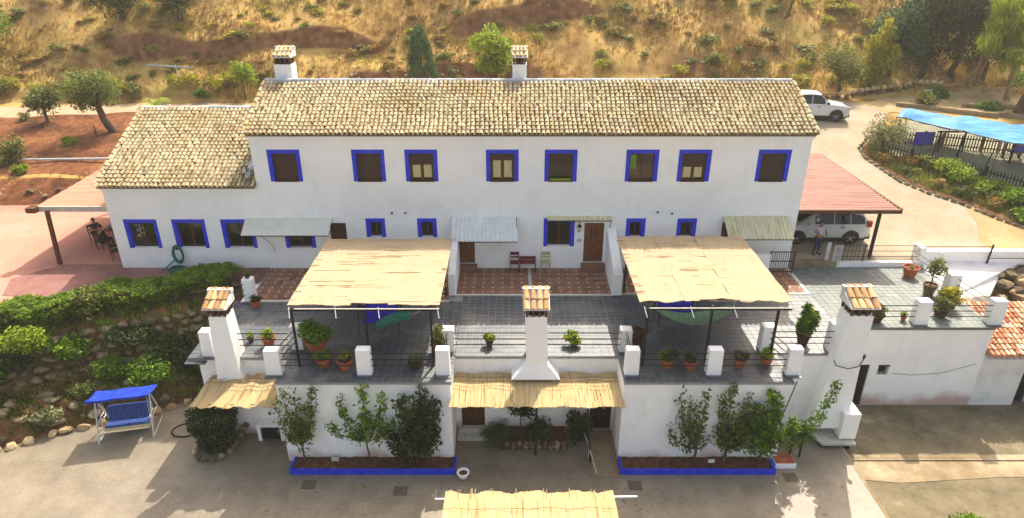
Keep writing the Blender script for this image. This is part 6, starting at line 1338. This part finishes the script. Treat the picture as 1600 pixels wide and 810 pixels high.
# wall details
for x, z in ((-5.4, 2.78), (-4.8, 2.78), (6.55, 2.82), (7.2, 2.75)):
    v = thing('wall_vent', 'small round dark vent pipe in the white wall above the little windows', 'vent', (x, 28, z), group='vents above the small windows'); obj('collar', MB().box(x - .07, x + .07, 27.97, 27.999, z - .07, z + .07), whitewash, v); obj('opening', MB().tube([(x, 27.9, z), (x, 27.98, z)], .045, 10), iron, v)
ln = thing('wall_lantern', 'black iron lantern between the blue window and the entrance door', 'lantern', (3.05, 27.9, 2.0)); obj('bracket', MB().bar((3.05, 28, 2.3), (3.05, 27.84, 2.3), .03), iron, ln); mb = MB(); mb.lathe([(.03, 0), (.07, .04), (.09, .26), (.11, .28), (.02, .38)], 6, (3.05, 27.84, 1.9)); obj('housing', mb, iron, ln); obj('lamp_glass', MB().lathe([(.075, .06), (.093, .24)], 6, (3.05, 27.84, 1.9)), curtain_m, ln)
tag(obj('door_number_plate', MB().box(2.98, 3.2, 27.97, 27.998, 1.35, 1.5), marble), 'small pale plate on the wall beside the entrance door', 'plate')
hs = thing('hose_reel', 'teal garden hose coiled on a hanger against the left wing wall', 'hose', (-15.4, 27.9, .5)); mb = MB()
for k in range(5): mb.tube([(-15.4 + (.3 + .025 * k) * math.cos(a / 16 * 6.283) * .62, 27.86 - .03 * (k % 3), .78 + (.3 + .025 * k) * math.sin(a / 16 * 6.283) * 1.15) for a in range(17)], .03, 6)
obj('coil', mb, teal_hose, hs, smooth=True); mb = MB(); mb.tube([(-15.4 + .5 * math.cos(a * .5) * (1 - a * .012), 27.55 + .22 * math.sin(a * .5), .1 + .005 * a) for a in range(34)], .03, 6); mb.tube([(-15.6, 27.85, .5), (-15.9, 27.7, .25), (-16.1, 27.5, .1)], .03, 6); obj('loose_hose', mb, teal_hose, hs, smooth=True)
obj('hanger', MB().box(-15.46, -15.34, 27.85, 27.999, 1.0, 1.1), iron, hs)
tag(obj('overhead_cable', MB().tube([(-11.5, 27.96, 2.2), (-11.4, 27.9, 1.6), (-11.0, 27.93, 1.2), (-10.95, 27.96, .9)], .01, 4), iron), 'thin dark cable hanging on the wall left of the beige awning', 'cable')

# ---------------------------------------------------------------- garden swing, hammocks, blue seats
sw = thing('garden_swing', 'blue garden swing seat with canopy and white frame in the courtyard', 'garden swing', (-15.0, 20.9, -3.6), R(12))
W2 = 1.05; sw.scale = (.92, .92, .9)
for s in (-1, 1):
    fr = MB(); x = s * W2; fr.tube([(x, -.75, 0), (x, 0, 1.85)], .032, 8); fr.tube([(x, .75, 0), (x, 0, 1.85)], .032, 8); fr.tube([(x, -.42, .8), (x, .42, .8)], .022, 6); fr.tube([(x, -.8, .02), (x, .8, .02)], .022, 6); obj('side_frame', fr, whitemetal, sw, local=True)
    hg = MB(); hg.tube([(x * .9, -.05, 1.8), (x * .88, -.28, .75)], .014, 5); hg.tube([(x * .9, .05, 1.8), (x * .88, .3, .85)], .014, 5); hg.tube([(x * .88, -.3, .48), (x * .88, -.34, .74), (x * .88, .25, .78)], .024, 6); obj('armrest', hg, whitemetal, sw, local=True)
obj('top_bar', MB().tube([(-W2, .3, 1.70), (W2, .3, 1.70)], .028, 8), whitemetal, sw, local=True)
n = 12
for k in range(n):
    x0 = -.86 + 1.72 * k / n; x1 = x0 + 1.72 / n - .006; mb = MB(); mb.hexa([(x0, -.36, .42), (x1, -.36, .42), (x1, .16, .40), (x0, .16, .40), (x0, -.36, .49), (x1, -.36, .49), (x1, .16, .48), (x0, .16, .48)]); mb.hexa([(x0, .12, .44), (x1, .12, .44), (x1, .42, 1.06), (x0, .42, 1.06), (x0, .19, .40), (x1, .19, .40), (x1, .5, 1.03), (x0, .5, 1.03)]); obj('cushion_roll', mb, blue_navy, sw, local=True, bevel=.015)
obj('front_flap', MB().box(-.9, .9, -.37, -.35, .30, .45), curtain_m, sw, local=True)
mb = MB(); nx_, ny_ = 14, 6
for j in range(ny_ + 1):
    for i in range(nx_ + 1):
        u, v = i / nx_, j / ny_; mb.v.append((-1.22 + 2.44 * u, -.55 + 1.15 * v, 2.06 - .30 * v - .035 * math.sin(u * math.pi * 2) ** 2 - .05 * math.sin(v * math.pi))); mb.t.append(.5)
mb.f = [(j * 15 + i, j * 15 + i + 1, (j + 1) * 15 + i + 1, (j + 1) * 15 + i) for j in range(ny_) for i in range(nx_)]; q = obj('canopy', mb, blue_cloth, sw, local=True, smooth=True); m_ = q.modifiers.new('thickness', 'SOLIDIFY'); m_.thickness = .015
mb = MB()
for i in range(14): u0, u1 = i / 14, (i + 1) / 14; f_ = lambda u: 2.06 - .035 * math.sin(u * math.pi * 2) ** 2; mb.add([(-1.22 + 2.44 * u0, -.555, f_(u0) - .09 - .015 * (i % 2)), (-1.22 + 2.44 * u1, -.555, f_(u1) - .09 - .015 * ((i + 1) % 2)), (-1.22 + 2.44 * u1, -.555, f_(u1)), (-1.22 + 2.44 * u0, -.555, f_(u0))], [(0, 1, 2, 3)])
obj('valance', mb, blue_cloth, sw, local=True)
def blue_sofa(label, x, y, w, canopy):
    t = thing('swing_sofa', label, 'swing seat', (x, y, 0)); mb = MB(); mb.box(-w / 2, w / 2, -.35, .3, .42, .56); obj('seat', mb, blue_seat, t, local=True, bevel=.04); mb = MB(); mb.hexa([(-w / 2, .22, .5), (w / 2, .22, .5), (w / 2, .34, .46), (-w / 2, .34, .46), (-w / 2, .46, 1.1), (w / 2, .46, 1.1), (w / 2, .56, 1.06), (-w / 2, .56, 1.06)]); obj('backrest', mb, blue_seat, t, local=True, bevel=.03)
    for s in (-1, 1): fr = MB(); xx = s * (w / 2 + .1); fr.tube([(xx, -.6, 0), (xx, 0, 1.6), (xx, .6, 0)], .025, 6); fr.tube([(xx, 0, 1.58), (xx - s * .05, -.2, .5)], .012, 4); obj('side_frame', fr, iron, t, local=True)
    if canopy: mb = MB(); mb.hexa([(-w / 2 - .15, -.5, 1.55), (w / 2 + .15, -.5, 1.55), (w / 2 + .15, .55, 1.6), (-w / 2 - .15, .55, 1.6), (-w / 2 - .1, -.45, 1.6), (w / 2 + .1, -.45, 1.6), (w / 2 + .1, .5, 1.65), (-w / 2 - .1, .5, 1.65)]); obj('canopy', mb, blue_seat, t, local=True)
    return t
blue_sofa('royal blue swing sofa under the left pergola', -5.15, 22.6, 1.35, False); blue_sofa('royal blue swing sofa half hidden under the right pergola', 6.6, 23.3, 1.35, False)
def hammock(label, a, b, sag, w, mt, ropes, flat=False):
    t = thing('hammock', label, 'hammock', tuple((Vector(a) + Vector(b)) / 2)); mb = MB(); a = Vector(a); b = Vector(b); d = (b - a); sd_ = d.cross(Vector((0, 0, 1))).normalized(); n = 18; m2 = 8
    for i in range(n + 1):
        u = i / n; p = a.lerp(b, u); ww = w if flat else w * (.15 + .85 * math.sin(math.pi * u) ** .5)
        for j in range(m2 + 1): v = j / m2 * 2 - 1; mb.v.append(tuple(p + sd_ * v * ww / 2 - Vector((0, 0, sag * math.sin(math.pi * u) - .22 * v * v * math.sin(math.pi * u))))); mb.t.append(.5)
    mb.f = [(i * 9 + j, (i + 1) * 9 + j, (i + 1) * 9 + j + 1, i * 9 + j + 1) for i in range(n) for j in range(m2)]; obj('cloth', mb, mt, t, smooth=True)
    for p, q in ropes: obj('rope', MB().tube([p, q], .012, 4), whitemetal, t)
    return t
hammock('green net hammock slung low under the right pergola', (5.6, 22.2, 1.0), (8.6, 22.5, 1.05), .65, .9, net_m, [((5.6, 22.2, 1.0), (4.75, 20.2, 2.3)), ((8.6, 22.5, 1.05), (9.4, 25.2, 2.2))])
hammock('striped green and teal hammock cloth beside the blue sofa under the left pergola', (-5.15, 21.7, .62), (-3.9, 22.0, .95), .12, .7, green_cloth, [((-3.9, 22.0, .95), (-2.9, 20.1, 2.3))], flat=True)

# ---------------------------------------------------------------- playground behind the picket fences
def fence(label, P, hh, mt, group=None, sp=.155):
    t = thing('picket_fence', label, 'fence', (P[0][0], P[0][1], h(*P[0]))); d_all = 0; me = None
    for (a, b) in zip(P, P[1:]):
        L = math.dist(a, b); n = int(L / sp); rz_ = math.atan2(b[1] - a[1], b[0] - a[0])
        for k in range(n):
            x, y = a[0] + (b[0] - a[0]) * k / n, a[1] + (b[1] - a[1]) * k / n
            if me is None:
                q = MB(); q.add([(-.035, 0, 0), (.035, 0, 0), (.035, 0, hh - .06), (0, 0, hh), (-.035, 0, hh - .06), (-.035, .02, 0), (.035, .02, 0), (.035, .02, hh - .06), (0, .02, hh), (-.035, .02, hh - .06)], [(0, 1, 2, 3, 4), (9, 8, 7, 6, 5), (0, 5, 6, 1), (1, 6, 7, 2), (2, 7, 8, 3), (3, 8, 9, 4), (4, 9, 5, 0)]); me = mesh_np('picket', q.v, q.f, q.t); me.materials.append(mt)
            o = link('picket', me, None, t); o.location = (x - P[0][0], y - P[0][1], h(x, y) - h(*P[0])); o.rotation_euler = (0, 0, rz_)
        for z in (.22, hh - .25):
            q = MB(); q.bar((a[0], a[1] + .035, h(*a) + z), (b[0], b[1] + .035, h(*b) + z), .03, .07); obj('rail', q, mt, t)
        for k in range(int(L / 2.2) + 1): x, y = a[0] + (b[0] - a[0]) * k * 2.2 / L, a[1] + (b[1] - a[1]) * k * 2.2 / L; obj('post', MB().box(x - .05, x + .05, y + .03, y + .13, h(x, y) - .1, h(x, y) + hh + .05), mt, t)
    return t
fence('dark picket fence along the near side of the playground', [(22.4, 39.2), (23.7, 38.2), (25.1, 37.1), (26.8, 36.0), (28.3, 34.8), (31.5, 32.2)], .95, fence_dark)
fence('sunlit brown picket fence along the far side of the playground', [(23.4, 40.7), (26.7, 40.3), (30.9, 39.4), (35, 38.6)], .95, fence_wood)
tp = thing('blue_tarpaulin_shelter', 'bright blue tarpaulin stretched on thin poles over the playground', 'awning', (27, 39.5, 2))
A_, B_, Bb, Ab = Vector((23.95, 41.2, 4.0)), Vector((27.96, 35.5, 3.76)), Vector((33.0, 38.2, 3.9)), Vector((25.3, 43.0, 4.1)); B_ = A_ + (B_ - A_) * 1.35; Bb = Ab + (Vector((30.8, 39.6, 3.9)) - Ab) * 1.45
mb = MB()
for j in range(15):
    for i in range(31):
        u, v = i / 30, j / 14; p = Ab.lerp(Bb, u).lerp(A_.lerp(B_, u), v); z_ = .10 * math.sin(u * 14 + v * 3) * math.sin(v * math.pi) + .05 * math.sin(u * 37 + v * 12) - .16 * math.sin(v * math.pi) * abs(math.sin(u * math.pi * 3)) ; mb.v.append((p.x, p.y, p.z + z_ + (.06 * math.sin(u * 19) if j in (0, 14) else 0))); mb.t.append(.5)
mb.f = [(j * 31 + i, (j + 1) * 31 + i, (j + 1) * 31 + i + 1, j * 31 + i + 1) for j in range(14) for i in range(30)]; q = obj('tarpaulin', mb, tarp_blue, tp, smooth=True); m_ = q.modifiers.new('thickness', 'SOLIDIFY'); m_.thickness = .02
for u, v in ((0, 1), (0, .3), (.33, 1), (.62, 1), (0, 0), (.5, 0), (.95, 1)):
    p = Ab.lerp(Bb, u).lerp(A_.lerp(B_, u), v); obj('pole', MB().tube([(p.x, p.y, h(p.x, p.y) - .1), (p.x, p.y, p.z)], .035, 6), fence_wood, tp)
obj('edge_bar', MB().tube([A_, B_], .03, 6), fence_wood, tp)
ps = thing('play_swing', 'wooden swing frame with a royal blue panel under the blue tarpaulin', 'swing', (26.4, 39.7, 2.1))
for x in (25.8, 27.3):
    g = h(x, 39.4); obj('leg', MB().bar((x - .45, 39.0, g), (x, 39.4, g + 1.45), .09), fence_dark, ps); obj('leg', MB().bar((x + .35, 39.8, g), (x, 39.4, g + 1.45), .09), fence_dark, ps)
g = h(26.5, 39.4); obj('crossbar', MB().bar((25.6, 39.4, g + 1.45), (27.5, 39.4, g + 1.45), .09), fence_dark, ps)
bp = thing('play_board', 'royal blue play board fixed on the far picket fence', 'play board', (25.2, 40.3, 2.3)); g = h(25.5, 40.3); obj('panel', MB().box(24.95, 26.0, 40.28, 40.34, g + .25, g + .95), purple_paint, bp); obj('panel_frame', MB().box(24.9, 26.05, 40.34, 40.38, g + .2, g + 1.0), blue_seat, bp)
cf = thing('climbing_frame', 'violet and brown climbing frame at the right edge of the playground', 'climbing frame', (30, 38.7, 2)); g = h(30, 38.6)
for x, y in ((29.6, 38.3), (30.5, 38.2), (29.7, 39.1), (30.6, 39.0)): obj('post', MB().bar((x, y, g - .2), (x + .05, y, g + 1.7), .1), fence_dark, cf)
obj('violet_panel', MB().box(29.6, 30.4, 38.2, 38.25, g + .7, g + 1.4), purple_paint, cf); obj('deck', MB().box(29.6, 30.6, 38.2, 39.1, g + .6, g + .68), fence_wood, cf); obj('slide', MB().add([(30.6, 38.3, g + .7), (31.9, 37.9, g + .05), (31.9, 38.3, g + .05), (30.6, 38.8, g + .7), (30.6, 38.3, g + .64), (31.9, 37.9, g), (31.9, 38.3, g), (30.6, 38.8, g + .64)], [(0, 1, 2, 3), (7, 6, 5, 4), (0, 4, 5, 1), (3, 2, 6, 7)]), red_paint, cf)
tag(obj('pole', MB().tube([(26.9, 36.6, h(26.9, 36.6) - .1), (27.3, 36.7, h(26.9, 36.6) + 1.7)], .035, 6), fence_dark), 'thin leaning pole inside the near playground fence', 'pole')
# stepped low walls beyond the tarpaulin
for a, b, lb in (((27.6, 48.0), (33.0, 45.0), 'low pale step wall running behind the blue tarpaulin'), ((32.2, 47.6), (38.5, 46.6), 'upper pale step wall beside the palm'), ((31.4, 46.2), (37, 43.8), 'middle pale step wall crossing in front of the palm')):
    t = thing('step_wall', lb, 'wall', (a[0], a[1], h(*a))); n = int(math.dist(a, b) / 1.2)
    for k in range(n):
        p, q = [(a[0] + (b[0] - a[0]) * (k + e) / n, a[1] + (b[1] - a[1]) * (k + e) / n) for e in (0, .985)]; zz = h(*p); m2 = MB(); dx, dy = (q[1] - p[1]) * .18, -(q[0] - p[0]) * .18
        m2.hexa([(p[0] - dx, p[1] - dy, zz - .2), (p[0] + dx, p[1] + dy, zz - .2), (q[0] + dx, q[1] + dy, zz - .2), (q[0] - dx, q[1] - dy, zz - .2), (p[0] - dx, p[1] - dy, zz + .3), (p[0] + dx, p[1] + dy, zz + .3), (q[0] + dx, q[1] + dy, zz + .3), (q[0] - dx, q[1] - dy, zz + .3)]); obj('block', m2, strip_m, t, bevel=.02)
bd = thing('notice_board', 'small pale board on a post beside the gravel yard', 'sign', (30.0, 48.6, 3.2)); g = h(30, 48.6); obj('post', MB().box(29.97, 30.03, 48.6, 48.66, g - .1, g + .9), fence_wood, bd); obj('board', MB().box(29.75, 30.3, 48.56, 48.6, g + .5, g + 1.05), marble, bd)

# ---------------------------------------------------------------- left background details
tag(obj('white_pipe', MB().tube([(-34, 39.85, 1.62), (-24.0, 40.2, 1.64), (-17.5, 40.3, 1.66)], .07, 8), whitemetal), 'long white pipe crossing the red field left of the roof', 'pipe')
fp = thing('pipe_posts', 'short metal posts carrying the white pipe', 'posts', (-26, 40, 1.3)); 
for x in (-33, -29.5, -26, -22.5): obj('post', MB().tube([(x, 40.05, h(x, 40) - .1), (x, 40.05, 1.62)], .04, 6), steel, fp)
pl = thing('metal_gantry', 'thin grey metal rail on a post on the bank left of the olive', 'rail', (-26, 52, 3.6)); g = h(-25.2, 51.6); obj('rail', MB().tube([(-28.0, 52.6, g + 1.45), (-24.0, 51.2, g + 1.5)], .07, 6), steel, pl); obj('post', MB().tube([(-25.1, 51.6, g - 1.3), (-25.4, 51.6, g + 1.6)], .045, 6), marble, pl)
tag(obj('wooden_stake', MB().tube([(-27.9, 44.0, h(-27.9, 44)), (-27.95, 44.0, h(-27.9, 44) + .7)], .04, 5), bark), 'short stake beside the trunk of the big olive', 'stake')
for i, (x, y) in enumerate([(-22.0, 24.6), (-17.8, 25.1)]): tag(obj('white_rag', MB().add([(x - .2, y, .42), (x + .2, y - .1, .46), (x + .22, y + .1, .5), (x - .15, y + .14, .52), (x, y + .02, .6)], [(0, 1, 4), (1, 2, 4), (2, 3, 4), (3, 0, 4)]), whitewash), ['white cloth scrap caught in the left end of the hedge', 'white cloth scrap on top of the middle of the hedge'][i], 'cloth')

# thin summer haze around the whole place
hz = bpy.data.materials.new('haze_air'); hz.use_nodes = True; nt = hz.node_tree
for n_ in list(nt.nodes): nt.nodes.remove(n_)
o_ = nt.nodes.new('ShaderNodeOutputMaterial'); pv_ = nt.nodes.new('ShaderNodeVolumePrincipled'); pv_.inputs['Density'].default_value = .0007; pv_.inputs['Color'].default_value = (1.0, .95, .84, 1); pv_.inputs['Anisotropy'].default_value = .2
nt.links.new(pv_.outputs[0], o_.inputs['Volume'])
mb = MB(); mb.box(-190, 190, -100, 360, -6, 90); hzo = obj('haze', mb, hz); tag(stuff(hzo), 'thin warm summer haze filling the air over the valley', 'haze')
